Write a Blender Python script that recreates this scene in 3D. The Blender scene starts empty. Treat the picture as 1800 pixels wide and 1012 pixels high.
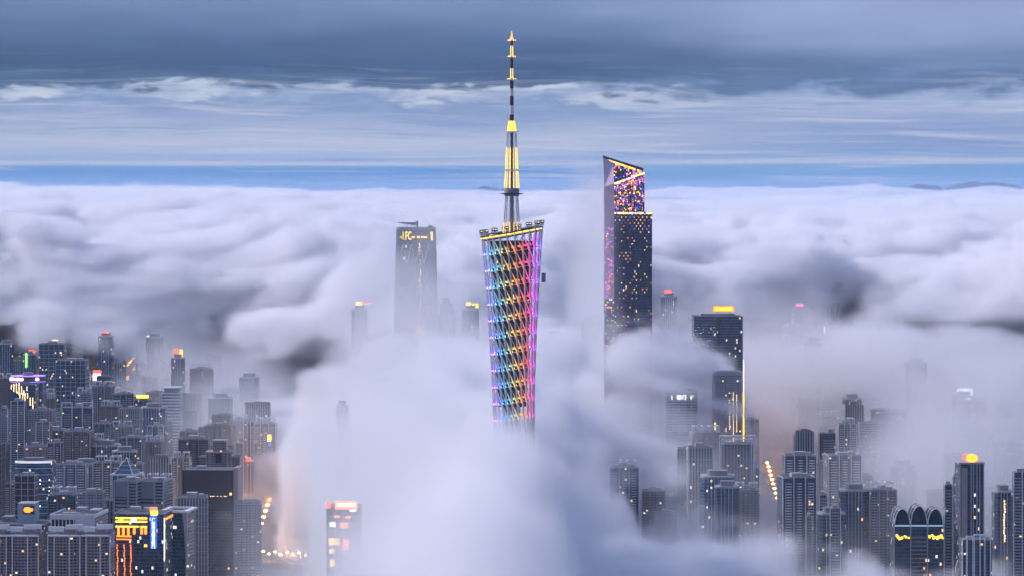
import bpy, bmesh, math, random
import numpy as np
from mathutils import Vector, Matrix

SC = bpy.context.scene
COL = SC.collection
R = math.radians

# ---------------------------------------------------------------- camera
F = 5126.0                      # focal length in photograph pixels
CAM_Z = 478.0
HOR = 340.0                     # row of the true horizon
cam_data = bpy.data.cameras.new('camera')
cam_data.sensor_fit = 'HORIZONTAL'
cam_data.sensor_width = 36.0
cam_data.lens = 36.0 * F / 1800.0
cam_data.shift_y = -(506.0 - HOR) / 1800.0
cam_data.clip_start = 5.0
cam_data.clip_end = 200000.0
cam = bpy.data.objects.new('camera', cam_data)
cam.location = (0, 0, CAM_Z)
cam.rotation_euler = (R(90), 0, 0)
COL.objects.link(cam)
SC.camera = cam

# ---------------------------------------------------------------- sky and sun
SUN_EL, SUN_AZ = R(36), R(292)      # azimuth measured from +Y towards +X
world = bpy.data.worlds.new('World')
SC.world = world
world.use_nodes = True
def lin(r, g, b):
    return tuple(((c / 255.0) / 12.92 if c <= 10 else ((c / 255.0 + 0.055) / 1.055) ** 2.4) for c in (r, g, b))
class NT:
    """small helper for node trees"""
    def __init__(self, nt, clear=True):
        self.nt, self.N, self.L = nt, nt.nodes, nt.links
        if clear:
            self.N.clear()
    def put(self, sock, v):
        if v is None:
            return
        if hasattr(v, 'is_output'):
            self.L.new(v, sock)
        elif isinstance(v, (tuple, list)):
            sock.default_value = tuple(v) + ((1.0,) if len(v) == 3 and len(sock.default_value) == 4 else ())
        else:
            sock.default_value = v
    def math(self, op, a, b=None, c=None, clamp=False):
        n = self.N.new('ShaderNodeMath')
        n.operation, n.use_clamp = op, clamp
        for i, v in enumerate((a, b, c)):
            self.put(n.inputs[i], v)
        return n.outputs[0]
    def vec(self, x=0.0, y=0.0, z=0.0):
        n = self.N.new('ShaderNodeCombineXYZ')
        for i, v in enumerate((x, y, z)):
            self.put(n.inputs[i], v)
        return n.outputs[0]
    def noise(self, v, scale=1.0, detail=3.0, rough=0.5, dist=0.0):
        n = self.N.new('ShaderNodeTexNoise')
        self.put(n.inputs['Vector'], v)
        n.inputs['Scale'].default_value = scale
        n.inputs['Detail'].default_value = detail
        n.inputs['Roughness'].default_value = rough
        n.inputs['Distortion'].default_value = dist
        return n.outputs[0]
    def ramp(self, f, stops, mode='LINEAR'):
        n = self.N.new('ShaderNodeValToRGB')
        cr = n.color_ramp
        cr.interpolation = mode
        cr.elements[0].position, cr.elements[0].color = stops[0][0], (*stops[0][1], 1)
        cr.elements[1].position, cr.elements[1].color = stops[-1][0], (*stops[-1][1], 1)
        for p, c in stops[1:-1]:
            cr.elements.new(p).color = (*c, 1)
        self.put(n.inputs[0], f)
        return n.outputs[0]
    def mix(self, f, a, b, blend='MIX'):
        n = self.N.new('ShaderNodeMix')
        n.data_type, n.blend_type = 'RGBA', blend
        self.put(n.inputs[0], f)
        self.put(n.inputs[6], a)
        self.put(n.inputs[7], b)
        return n.outputs[2]
    def step(self, v, a, b):
        n = self.N.new('ShaderNodeMapRange')
        n.interpolation_type = 'SMOOTHSTEP'
        self.put(n.inputs[0], v)
        n.inputs[1].default_value, n.inputs[2].default_value = a, b
        return n.outputs[0]

def build_world():
    t = NT(world.node_tree)
    out = t.N.new('ShaderNodeOutputWorld')
    tc = t.N.new('ShaderNodeTexCoord')
    sep = t.N.new('ShaderNodeSeparateXYZ')
    t.L.new(tc.outputs['Generated'], sep.inputs[0])
    x, y, z = sep.outputs
    h = t.math('SQRT', t.math('ADD', t.math('MULTIPLY', x, x), t.math('MULTIPLY', y, y)))
    h = t.math('MAXIMUM', h, 0.001)
    sa = t.math('DIVIDE', x, h)                       # sine of the azimuth
    v = t.math('MULTIPLY', t.math('DIVIDE', z, h), F)  # elevation, 340 at about 3.8 degrees
    u = t.math('MULTIPLY', sa, F)
    w1 = t.noise(t.vec(t.math('DIVIDE', u, 420.0), t.math('DIVIDE', v, 70.0), 3.1), 1.0, 2, 0.5)
    w2 = t.noise(t.vec(t.math('DIVIDE', u, 95.0), t.math('DIVIDE', v, 34.0), 8.3), 1.0, 3, 0.55, 0.3)
    lim = t.step(v, 35.0, 110.0)
    rag = t.math('MULTIPLY', t.step(v, 125.0, 165.0), t.math('SUBTRACT', 1.0, t.step(v, 195.0, 240.0)))
    vv = t.math('ADD', v, t.math('MULTIPLY', t.math('MULTIPLY', t.math('SUBTRACT', w1, 0.5), 50.0), lim))
    vv = t.math('ADD', vv, t.math('MULTIPLY', t.math('MULTIPLY', t.math('SUBTRACT', w2, 0.5), 105.0), rag))
    vv = t.math('ADD', vv, t.math('MULTIPLY', t.math('MULTIPLY', sa, 60.0), t.step(v, 60, 140)))
    vn = t.math('DIVIDE', vv, 800.0, clamp=True)
    P = lambda px: max(0.0, px / 800.0)
    left = t.ramp(vn, [(0.0, lin(166, 184, 218)), (P(8), lin(120, 168, 218)), (P(20), lin(104, 156, 212)), (P(30), lin(76, 142, 206)), (P(38), lin(72, 140, 206)), (P(46), lin(104, 158, 210)),
                       (P(51), lin(206, 206, 226)), (P(58), lin(158, 182, 220)), (P(90), lin(190, 198, 222)), (P(125), lin(158, 176, 214)), (P(146), lin(134, 158, 200)),
                       (P(160), lin(156, 176, 212)), (P(172), lin(142, 162, 200)), (P(182), lin(88, 116, 154)), (P(215), lin(72, 98, 138)), (P(255), lin(86, 110, 152)), (P(320), lin(124, 144, 186)),
                       (P(400), lin(150, 165, 206)), (1.0, lin(132, 150, 196))])
    right = t.ramp(vn, [(0.0, lin(168, 186, 218)), (P(10), lin(130, 172, 218)), (P(30), lin(104, 158, 212)), (P(49), lin(118, 164, 212)),
                        (P(56), lin(196, 202, 224)), (P(64), lin(138, 168, 212)), (P(84), lin(140, 164, 208)), (P(130), lin(152, 172, 212)), (P(165), lin(168, 184, 220)), (P(185), lin(146, 166, 206)),
                        (P(202), lin(98, 124, 166)), (P(228), lin(106, 130, 172)), (P(262), lin(150, 166, 206)), (P(330), lin(164, 178, 216)), (P(400), lin(158, 172, 210)), (1.0, lin(134, 152, 198))])
    f = t.step(t.math('ADD', sa, t.math('MULTIPLY', t.math('SUBTRACT', w1, 0.5), 0.10)), 0.0, 0.115)
    col = t.mix(f, left, right)
    # bright rags under the dark cloud
    w3 = t.noise(t.vec(t.math('DIVIDE', u, 210.0), t.math('DIVIDE', v, 30.0), 12.0), 1.0, 4, 0.6, 0.4)
    rg = t.math('MULTIPLY', t.step(vv, 146.0, 160.0), t.math('SUBTRACT', 1.0, t.step(vv, 172.0, 188.0)))
    rg = t.math('MULTIPLY', rg, t.math('MULTIPLY', t.step(w3, 0.42, 0.62), t.math('SUBTRACT', 0.95, t.math('MULTIPLY', f, 0.75))))
    col = t.mix(rg, col, lin(204, 214, 232))
    # thin streaks, long and flat
    s1 = t.noise(t.vec(t.math('DIVIDE', u, 330.0), t.math('DIVIDE', t.math('ADD', t.math('ADD', v, t.math('MULTIPLY', w1, t.math('MULTIPLY', lim, 45.0))), t.math('MULTIPLY', sa, 40.0)), 10.0), 1.7), 1.0, 4, 0.62, 0.4)
    band = t.math('SUBTRACT', 1.0, t.step(v, 120.0, 260.0))
    st = t.math('MULTIPLY', t.step(s1, 0.49, 0.72), t.math('MULTIPLY', band, 0.7))
    col = t.mix(st, col, lin(206, 210, 230))
    dk = t.math('MULTIPLY', t.step(s1, 0.47, 0.27), t.math('MULTIPLY', band, 0.5))
    col = t.mix(dk, col, lin(112, 146, 198))
    # slow cover over the whole dome
    pz = t.math('ADD', t.math('MAXIMUM', z, 0.0), 0.06)
    big = t.noise(t.vec(t.math('DIVIDE', x, pz), t.math('DIVIDE', y, pz), 0.0), 0.7, 1, 0.5)
    hi = t.step(v, 380.0, 1400.0)
    col = t.mix(t.math('MULTIPLY', hi, t.step(big, 0.35, 0.7)), col, lin(150, 164, 206))
    soft = t.noise(t.vec(t.math('DIVIDE', u, 260.0), t.math('DIVIDE', v, 60.0), 5.0), 1.0, 2, 0.55)
    col = t.mix(t.math('MULTIPLY', t.step(v, 160.0, 230.0), 0.35), col, t.mix(soft, lin(70, 94, 120), lin(190, 210, 222)), 'OVERLAY')
    # below the horizon: the grey of cloud and land
    col = t.mix(t.step(z, -0.01, -0.12), col, lin(118, 126, 150))
    sky = t.N.new('ShaderNodeTexSky')
    sky.sky_type = 'NISHITA'
    sky.sun_disc = False
    sky.sun_elevation = SUN_EL
    sky.sun_rotation = SUN_AZ
    bg = t.N.new('ShaderNodeBackground')
    bg.inputs['Strength'].default_value = 0.05
    t.L.new(sky.outputs[0], bg.inputs['Color'])
    bc = t.N.new('ShaderNodeBackground')
    t.L.new(col, bc.inputs['Color'])
    bc.inputs['Strength'].default_value = 1.0
    mx = t.N.new('ShaderNodeMixShader')
    mx.inputs[0].default_value = 0.94                 # cloud cover
    t.L.new(bg.outputs[0], mx.inputs[1])
    t.L.new(bc.outputs[0], mx.inputs[2])
    t.L.new(mx.outputs[0], out.inputs['Surface'])
build_world()
sun = bpy.data.lights.new('sun', 'SUN')
sun.energy = 3.5
sun.angle = R(12)
sun.color = (0.99, 0.94, 1.0)
sun_o = bpy.data.objects.new('sun', sun)
d = Vector((math.sin(SUN_AZ) * math.cos(SUN_EL), math.cos(SUN_AZ) * math.cos(SUN_EL), math.sin(SUN_EL)))
sun_o.rotation_euler = d.to_track_quat('Z', 'Y').to_euler()
sun_o.location = (0, 0, 3000)
COL.objects.link(sun_o)

vs = SC.view_settings
vs.view_transform = 'Standard'
vs.look = 'None'
vs.gamma = 1.0
vs.use_curve_mapping = False
vs.exposure = 0.0
cy = SC.cycles
cy.use_denoising = True
cy.max_bounces = 10
cy.volume_bounces = 8
cy.volume_step_rate = 6.0
cy.use_adaptive_sampling = True
cy.adaptive_threshold = 0.12
cy.adaptive_min_samples = 20
cy.diffuse_bounces = 2
cy.glossy_bounces = 2
cy.transmission_bounces = 2
cy.transparent_max_bounces = 8
cy.volume_max_steps = 512
cy.sample_clamp_indirect = 4.0
# ---------------------------------------------------------------- helpers
class MB:
    """collects shapes; build() links them as one mesh object"""
    def __init__(self):
        self.v, self.f = [], []
    def poly(self, vs, fs):
        o = len(self.v)
        self.v += [tuple(p) for p in vs]
        self.f += [tuple(i + o for i in f) for f in fs]
        return self
    def box(self, x0, x1, y0, y1, z0, z1):
        return self.poly([(x0, y0, z0), (x1, y0, z0), (x1, y1, z0), (x0, y1, z0), (x0, y0, z1), (x1, y0, z1), (x1, y1, z1), (x0, y1, z1)],
                         [(3, 2, 1, 0), (4, 5, 6, 7), (0, 1, 5, 4), (1, 2, 6, 5), (2, 3, 7, 6), (3, 0, 4, 7)])
    def cbox(self, cx, cy, cz, sx, sy, sz):
        return self.box(cx - sx / 2, cx + sx / 2, cy - sy / 2, cy + sy / 2, cz - sz / 2, cz + sz / 2)
    def prism(self, pts, z0, z1, pts2=None):
        """outline pts (counter-clockwise) from z0 up to z1; z may be a number or one value per corner"""
        n = len(pts)
        pts2 = pts2 or pts
        za = z0 if hasattr(z0, '__len__') else [z0] * n
        zb = z1 if hasattr(z1, '__len__') else [z1] * n
        vs = [(p[0], p[1], z) for p, z in zip(pts, za)] + [(p[0], p[1], z) for p, z in zip(pts2, zb)]
        fs = [tuple(range(n - 1, -1, -1)), tuple(range(n, 2 * n))] + [(i, (i + 1) % n, n + (i + 1) % n, n + i) for i in range(n)]
        return self.poly(vs, fs)
    def tube(self, a, b, r, r2=None, n=6):
        a, b = Vector(a), Vector(b)
        r2 = r if r2 is None else r2
        d = (b - a).normalized()
        s = d.orthogonal().normalized()
        t = d.cross(s)
        ring = lambda c, q: [c + (s * math.cos(2 * math.pi * k / n) + t * math.sin(2 * math.pi * k / n)) * q for k in range(n)]
        vs = ring(a, r) + ring(b, r2)
        return self.poly(vs, [tuple(range(n - 1, -1, -1)), tuple(range(n, 2 * n))] + [(i, (i + 1) % n, n + (i + 1) % n, n + i) for i in range(n)])
    def lathe(self, prof, n=20, cx=0.0, cy=0.0):
        vs = [(cx + r * math.cos(2 * math.pi * k / n), cy + r * math.sin(2 * math.pi * k / n), z) for r, z in prof for k in range(n)]
        m = len(prof)
        fs = [(j * n + i, j * n + (i + 1) % n, (j + 1) * n + (i + 1) % n, (j + 1) * n + i) for j in range(m - 1) for i in range(n)]
        return self.poly(vs, fs + [tuple(range(n - 1, -1, -1)), tuple(range((m - 1) * n, m * n))])
    def mesh(self, name, mat):
        me = bpy.data.meshes.new(name)
        me.from_pydata(self.v, [], self.f)
        me.materials.append(mat)
        me.update()
        return me
    def build(self, name, mat, parent=None, loc=None, rz=0.0):
        return link(name, self.mesh(name, mat), parent, loc, rz)
def link(name, me, parent=None, loc=None, rz=0.0):
    o = bpy.data.objects.new(name, me)
    COL.objects.link(o)
    if parent:
        o.parent = parent
    if loc:
        o.location = loc
    o.rotation_euler.z = rz
    return o
def thing(name, label, cat, loc=(0, 0, 0), rz=0.0, group=None):
    o = bpy.data.objects.new(name, None)
    o.empty_display_size = 5
    COL.objects.link(o)
    o.location, o.rotation_euler.z = loc, rz
    o['label'], o['category'] = label, cat
    if group:
        o['group'] = group
    return o
def stuff(o):
    o['kind'] = 'stuff'
    return o
def wx(px, D):
    """east-west place of photograph column px at D metres"""
    return (px - 900.0) / F * D
def wz(py, D):
    """height of photograph row py at D metres"""
    return CAM_Z - (py - HOR) * D / F

# ---------------------------------------------------------------- materials
def plain(name, col, rough=0.6, metal=0.0, var=0.25, scale=0.15):
    m = bpy.data.materials.new(name)
    m.use_nodes = True
    t = NT(m.node_tree, False)
    b = t.N['Principled BSDF']
    tc = t.N.new('ShaderNodeTexCoord')
    n = t.noise(tc.outputs['Object'], scale, 3, 0.6)
    c = t.mix(n, tuple(x * (1 - var) for x in col), tuple(min(1, x * (1 + var)) for x in col))
    t.L.new(c, b.inputs['Base Color'])
    b.inputs['Roughness'].default_value = rough
    b.inputs['Metallic'].default_value = metal
    return m
def glow(name, col, strength, far=True):
    m = bpy.data.materials.new(name)
    m.use_nodes = True
    t = NT(m.node_tree, False)
    b = t.N['Principled BSDF']
    b.inputs['Base Color'].default_value = (*[x * 0.3 for x in col], 1)
    b.inputs['Emission Color'].default_value = (*col, 1)
    b.inputs['Emission Strength'].default_value = strength
    if not far:
        m.cycles.emission_sampling = 'NONE'      # small fittings: too faint to light their surroundings
    return m
def object_glow(name, strength):
    m = bpy.data.materials.new(name)
    m.use_nodes = True
    t = NT(m.node_tree, False)
    b = t.N['Principled BSDF']
    oi = t.N.new('ShaderNodeObjectInfo')
    t.L.new(oi.outputs['Color'], b.inputs['Emission Color'])
    b.inputs['Base Color'].default_value = (0.1, 0.1, 0.1, 1)
    b.inputs['Emission Strength'].default_value = strength
    return m
def facade(name, wall, glass=(0.025, 0.035, 0.05), bay=3.4, floor=3.2, lit=0.027, fw=(0.2, 0.85), fh=(0.3, 0.85), warm=True, dirt=0.3):
    """wall with small windows, far too fine to pick apart at this distance; a few are lit"""
    m = bpy.data.materials.new(name)
    m.use_nodes = True
    t = NT(m.node_tree, False)
    b = t.N['Principled BSDF']
    tc = t.N.new('ShaderNodeTexCoord')
    oi = t.N.new('ShaderNodeObjectInfo')
    sp, sn = t.N.new('ShaderNodeSeparateXYZ'), t.N.new('ShaderNodeSeparateXYZ')
    t.L.new(tc.outputs['Object'], sp.inputs[0])
    t.L.new(tc.outputs['Normal'], sn.inputs[0])
    ax, ay, az = (t.math('ABSOLUTE', s) for s in sn.outputs)
    side = t.math('GREATER_THAN', ax, ay)
    u = t.math('ADD', t.math('MULTIPLY', sp.outputs[0], t.math('SUBTRACT', 1.0, side)), t.math('MULTIPLY', sp.outputs[1], side))
    ub = t.math('DIVIDE', u, bay)
    zb = t.math('DIVIDE', sp.outputs[2], floor)
    fu, fz = t.math('FRACT', ub), t.math('FRACT', zb)
    inside = lambda v, a, c: t.math('MULTIPLY', t.math('GREATER_THAN', v, a), t.math('LESS_THAN', v, c))
    win = t.math('MULTIPLY', inside(fu, *fw), inside(fz, *fh))
    win = t.math('MULTIPLY', win, t.math('LESS_THAN', az, 0.5))
    wn = t.N.new('ShaderNodeTexWhiteNoise')
    t.L.new(t.vec(t.math('FLOOR', ub), t.math('FLOOR', zb), t.math('ADD', t.math('MULTIPLY', oi.outputs['Random'], 91.0), side)), wn.inputs['Vector'])
    rnd = wn.outputs['Value']
    n = t.noise(tc.outputs['Object'], 0.06, 4, 0.65)
    wc = t.mix(n, tuple(x * (1 - dirt) for x in wall), tuple(min(1, x * (1 + dirt)) for x in wall))
    gc = t.mix(rnd, tuple(x * 0.5 for x in glass), tuple(x * 2.0 for x in glass))
    col = t.mix(win, wc, gc)
    roof = t.math('GREATER_THAN', sn.outputs[2], 0.5)
    col = t.mix(roof, col, t.mix(t.noise(tc.outputs['Object'], 0.12, 3, 0.6), (0.05, 0.052, 0.06), (0.16, 0.16, 0.18)))
    t.L.new(col, b.inputs['Base Color'])
    t.L.new(t.math('MULTIPLY_ADD', win, -0.55, 0.75), b.inputs['Roughness'])
    on = t.math('MULTIPLY', win, t.math('GREATER_THAN', rnd, 1.0 - lit))
    ec = t.mix(t.math('FRACT', t.math('MULTIPLY', rnd, 977.0)), (1.0, 0.5, 0.16), (1.0, 0.85, 0.6) if warm else (0.75, 0.85, 1.0))
    t.L.new(ec, b.inputs['Emission Color'])
    t.L.new(t.math('MULTIPLY', on, 1.6), b.inputs['Emission Strength'])
    m.cycles.emission_sampling = 'NONE'
    return m
WHITE = plain('white_paint', (0.76, 0.75, 0.77), 0.55)
PALE = plain('pale_concrete', (0.42, 0.4, 0.42), 0.7)
GREY = plain('grey_concrete', (0.24, 0.24, 0.26), 0.75)
DARK = plain('dark_metal', (0.035, 0.04, 0.05), 0.4)
STEEL = plain('painted_steel', (0.66, 0.68, 0.72), 0.4, 0.0, 0.08)
ROOFG = plain('roof_felt', (0.11, 0.11, 0.12), 0.85)
RUST = plain('red_brown_paint', (0.13, 0.035, 0.02), 0.5)
PINK = plain('rose_stone', (0.36, 0.29, 0.29), 0.7)
GLASS = plain('dark_glass', (0.02, 0.03, 0.045), 0.12)
BLUEG = plain('blue_glass', (0.05, 0.09, 0.15), 0.12)
GOLD = glow('amber_light', (1.0, 0.62, 0.06), 2.6)
YELLOW = glow('yellow_light', (1.0, 0.68, 0.06), 2.4)
WARM = glow('warm_light', (1.0, 0.7, 0.38), 2.4, False)
WHITEL = glow('white_light', (1.0, 0.95, 0.9), 2.6, False)
ORANGE = glow('orange_light', (1.0, 0.17, 0.015), 4.0)
REDL = glow('red_light', (1.0, 0.05, 0.03), 6.0)
PINKL = glow('pink_light', (1.0, 0.05, 0.12), 5.0)
BLUEL = glow('blue_light', (0.03, 0.12, 1.0), 1.8, False)
VIOL = glow('violet_light', (0.42, 0.2, 1.0), 1.8, False)
PURP = glow('purple_light', (0.8, 0.12, 0.9), 2.0, False)
STREET = glow('street_glow', (1.0, 0.4, 0.06), 100.0)
GREENL = glow('green_light', (0.35, 1.0, 0.25), 1.6, False)
FAC = {
    'mauve': facade('mauve_apartments', (0.21, 0.19, 0.215)),
    'rose': facade('rose_apartments', (0.33, 0.23, 0.22), lit=0.027),
    'beige': facade('beige_apartments', (0.34, 0.27, 0.21), lit=0.027),
    'slate': facade('slate_apartments', (0.11, 0.13, 0.165), lit=0.027),
    'white': facade('white_apartments', (0.4, 0.39, 0.42), lit=0.027),
    'glass': facade('glass_offices', (0.09, 0.11, 0.14), (0.03, 0.05, 0.08), 2.2, 4.0, 0.024, (0.06, 0.94), (0.12, 0.9), False),
    'blue': facade('blue_glass_offices', (0.12, 0.17, 0.24), (0.04, 0.075, 0.12), 2.4, 3.9, 0.024, (0.06, 0.94), (0.25, 0.9), False),
    'brown': facade('brown_offices', (0.1, 0.062, 0.055), (0.03, 0.022, 0.022), 3.0, 3.8, 0.004, (0.1, 0.9), (0.2, 0.85)),
    'cream': facade('cream_apartments', (0.4, 0.35, 0.29), (0.03, 0.035, 0.045), 4.6, 3.0, 0.018, (0.12, 0.7), (0.35, 0.8)),
    'brick': facade('brick_apartments', (0.27, 0.15, 0.12), (0.02, 0.025, 0.035), 3.0, 3.1, 0.02, (0.3, 0.75), (0.3, 0.8)),
    'strip': facade('strip_offices', (0.42, 0.41, 0.42), (0.02, 0.025, 0.04), 3.6, 3.6, 0.012, (0.35, 0.8), (0.05, 0.95)),
    'teal': facade('teal_glass_offices', (0.07, 0.13, 0.14), (0.02, 0.06, 0.065), 1.9, 4.2, 0.018, (0.06, 0.94), (0.3, 0.92)),
    'band': facade('banded_offices', (0.27, 0.28, 0.32), (0.025, 0.035, 0.05), 4.0, 3.8, 0.014, (0.0, 1.0), (0.4, 0.92), False),
}
# ---------------------------------------------------------------- fog banks and the sea of cloud
def value_noise(x, y, seed, cell):
    rng = np.random.RandomState(seed)
    n = 256
    t = rng.rand(n, n).astype(np.float32)
    u, v = x / cell + 1000.0, y / cell + 1000.0
    i, j = np.floor(u).astype(int), np.floor(v).astype(int)
    a, b = u - i, v - j
    a, b = a * a * (3 - 2 * a), b * b * (3 - 2 * b)
    i, j = i % n, j % n
    i1, j1 = (i + 1) % n, (j + 1) % n
    return (t[i, j] * (1 - a) + t[i1, j] * a) * (1 - b) + (t[i, j1] * (1 - a) + t[i1, j1] * a) * b
def fbm(x, y, seed, cell, octaves=4):
    s, a, tot = 0, 1.0, 0
    for k in range(octaves):
        s = s + a * value_noise(x, y, seed + k, cell / 2 ** k)
        tot += a
        a *= 0.5
    return s / tot
def billow(x, y, seed, cell, octaves=4):
    s, a, tot = 0, 1.0, 0
    for k in range(octaves):
        s = s + a * (1 - np.abs(2 * value_noise(x, y, seed + k, cell / 2 ** k) - 1))
        tot += a
        a *= 0.5
    return s / tot
def ss(a, b, x):
    t = np.clip((x - a) / (b - a), 0, 1)
    return t * t * (3 - 2 * t)

def cloud_maps(X, Y):
    """over the ground point (X, Y): top, base and density of the thick fog, then top and density of the thin mist"""
    U = X / Y * F + 900.0
    D = Y
    n1 = fbm(X, Y, 3, 900, 4) - 0.5
    n2 = fbm(X, Y, 17, 420, 4) - 0.5
    n3 = fbm(X, Y, 29, 260, 4) - 0.5
    U0 = U
    calm = 1 - 0.75 * np.exp(-((X - 10) ** 2 + (Y - 2120) ** 2) / 260.0 ** 2)      # the fog lies level round the tower's foot
    n2, n3 = n2 * calm, n3 * calm
    U = U + 190 * n1 + 150 * n2
    # the deck behind the city
    front = np.interp(U, [-300, 300, 450, 700, 1000, 1200, 1500, 2100], [5900, 5800, 5600, 5200, 5200, 5500, 5600, 5300]) + 1300 * n1
    lum = 0.6 * billow(X, Y, 41, 900, 5) + 0.4 * billow(X, Y, 57, 2600, 2)
    top = np.interp(D, [5000, 6000, 8000, 10000, 14000, 60000], [375, 400, 412, 420, 418, 424]) + 190 * (lum - 0.62) + ss(9000, 14000, D) * (130 * (billow(X, Y, 71, 4200, 3) - 0.58)) + ss(14000, 20000, D) * 170 * (billow(X, Y, 83, 7000, 3) - 0.62)
    top = top - 85 * ss(1150, 1240, U0) * (1 - ss(1430, 1560, U0)) * ss(10500, 12000, D) * (1 - ss(14500, 15500, D))
    dip = ss(1000, 1300, U) * ss(4500, 5500, D) * (1 - ss(16000, 26000, D))
    top = top - np.interp(D, [5000, 6500, 9000, 14000], [10, 25, 75, 50]) * dip
    base = np.interp(D, [5000, 7000, 9000, 12000], [200, 170, 60, -40]) + 60 * n2 + 40 * ss(1000, 1300, U)
    w = ss(-500, 400, D - front)
    deck_top = base - 170 + (top - base + 170) * w
    # the bank round the tower, sloping away to the right
    prof = np.interp(U, [-400, 200, 270, 330, 420, 480, 560, 640, 760, 900, 980, 1020, 1060, 1130, 1200, 1330, 1420, 1560, 1700, 2200],
                     [-60, -60, 30, 80, 110, 150, 215, 262, 292, 314, 308, 278, 235, 195, 172, 132, 108, 92, 90, 20])
    prof = prof + 5 * ss(700, 860, U) * (1 - ss(2350, 2800, D)) * (1 - ss(980, 1060, U)) + 110 * n3 + 20 * ss(980, 1030, U) * (1 - ss(1330, 1420, U))
    near = np.interp(U, [420, 560, 700, 800, 860, 1000, 1080], [0.10, 0.10, 0.2, 0.6, 1.6, 1.6, 1.0])
    grow = ss(1600, 2000, D + 250 * n1)
    fade = 1 - ss(2900, 3350, D + 250 * n1)
    bank = -60 + (prof + 60) * grow * fade
    prof2 = np.interp(U + 170 * n3, [-400, 220, 300, 380, 460, 560, 640, 700, 960, 1040, 1100, 2200], [-60, -60, 20, 90, 155, 222, 258, 270, 264, 200, -60, -60])
    start = 350 * n3 + np.interp(U, [430, 500, 570, 720, 820], [4250, 3950, 3330, 3230, 2800])
    back = ss(-150, 200, D - start + 200 * n3) * (1 - ss(4700, 5400, D))
    bank2 = -60 + (prof2 * np.interp(D, [2500, 3500, 5400], [1.0, 1.0, 0.86]) + 60) * back
    prof3 = np.interp(U, [-400, 960, 1040, 1100, 1160, 1230, 1290, 1340, 2200], [-60, -60, 285, 282, 264, 226, 130, -60, -60])
    bank3 = -60 + (prof3 + 60) * ss(3450, 3850, D + 200 * n1) * (1 - ss(4900, 5400, D))
    bank2 = np.maximum(bank2, bank3)
    nearer = bank > bank2
    bank = np.maximum(bank, bank2) + 80 * n2 * ss(200, 420, U)
    # the ragged bank on the right
    we = ss(1060, 1220, U + 200 * n2) * ss(4000, 4600, D + 700 * n1) * (1 - ss(5600, 6200, D))
    thin_top = -60 + (np.interp(D, [3900, 4400, 6000], [185, 238, 240]) + 200 * n2 + 60) * we
    tops = np.stack([deck_top, bank, thin_top])
    dens = np.stack([np.full_like(X, 1.0), np.where(nearer, near, 1.0), np.full_like(X, 0.26)])
    bases = np.stack([base, np.full_like(X, -60.0), np.full_like(X, 90.0)])
    k = np.argmax(tops, 0)
    pick = lambda a: np.take_along_axis(a, k[None], 0)[0]
    # thin mist: over the whole city, thicker before the lettered tower and over the right-hand streets
    city = ss(3000, 3600, D) * (1 - ss(6500, 8000, D))
    vt = np.full_like(X, 130.0) + 120 * n2
    vd = 0.006 * city * (1 + 1.5 * ss(3800, 5000, D) + 9 * ss(4800, 6000, D))
    def veil(u0, u1, d0, d1, t, q, soft=80):
        nonlocal vt, vd
        m = ss(u0 - soft, u0 + soft, U) * (1 - ss(u1 - soft, u1 + soft, U)) * ss(d0 - 250, d0 + 250, D) * (1 - ss(d1 - 250, d1 + 250, D))
        vt = np.maximum(vt, t * m + 130 * (1 - m))
        vd = np.maximum(vd, q * m)
    veil(400, 800, 2750, 3400, 170 + 160 * n2, 0.06)
    veil(560, 840, 3300, 4250, 455, 0.07)
    veil(775, 900, 3700, 5200, 400, 0.035)
    veil(250, 520, 4300, 5600, 240, 0.075)
    veil(1180, 1850, 3300, 5600, 215 + 320 * n3, np.clip(0.016 + 0.5 * n3, 0.0, 0.28))
    veil(1120, 1270, 3450, 3950, 240, 0.1)
    veil(960, 1062, 3700, 5200, 560, 0.05, 25)
    veil(1100, 1500, 4500, 5600, 330, 0.04)
    return pick(tops), pick(bases), pick(dens), vt, vd, calm

def cloud_material(name, dens, albedo=(0.986, 0.98, 0.998)):
    m = bpy.data.materials.new(name)
    m.use_nodes = True
    nt = m.node_tree
    nt.nodes.clear()
    out = nt.nodes.new('ShaderNodeOutputMaterial')
    v = nt.nodes.new('ShaderNodeVolumePrincipled')
    v.inputs['Color'].default_value = (*albedo, 1)
    v.inputs['Density'].default_value = dens
    v.inputs['Anisotropy'].default_value = 0.0
    nt.links.new(v.outputs[0], out.inputs['Volume'])
    m.cycles.volume_sampling = 'DISTANCE'
    m.cycles.volume_interpolation = 'LINEAR'
    return m

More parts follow.
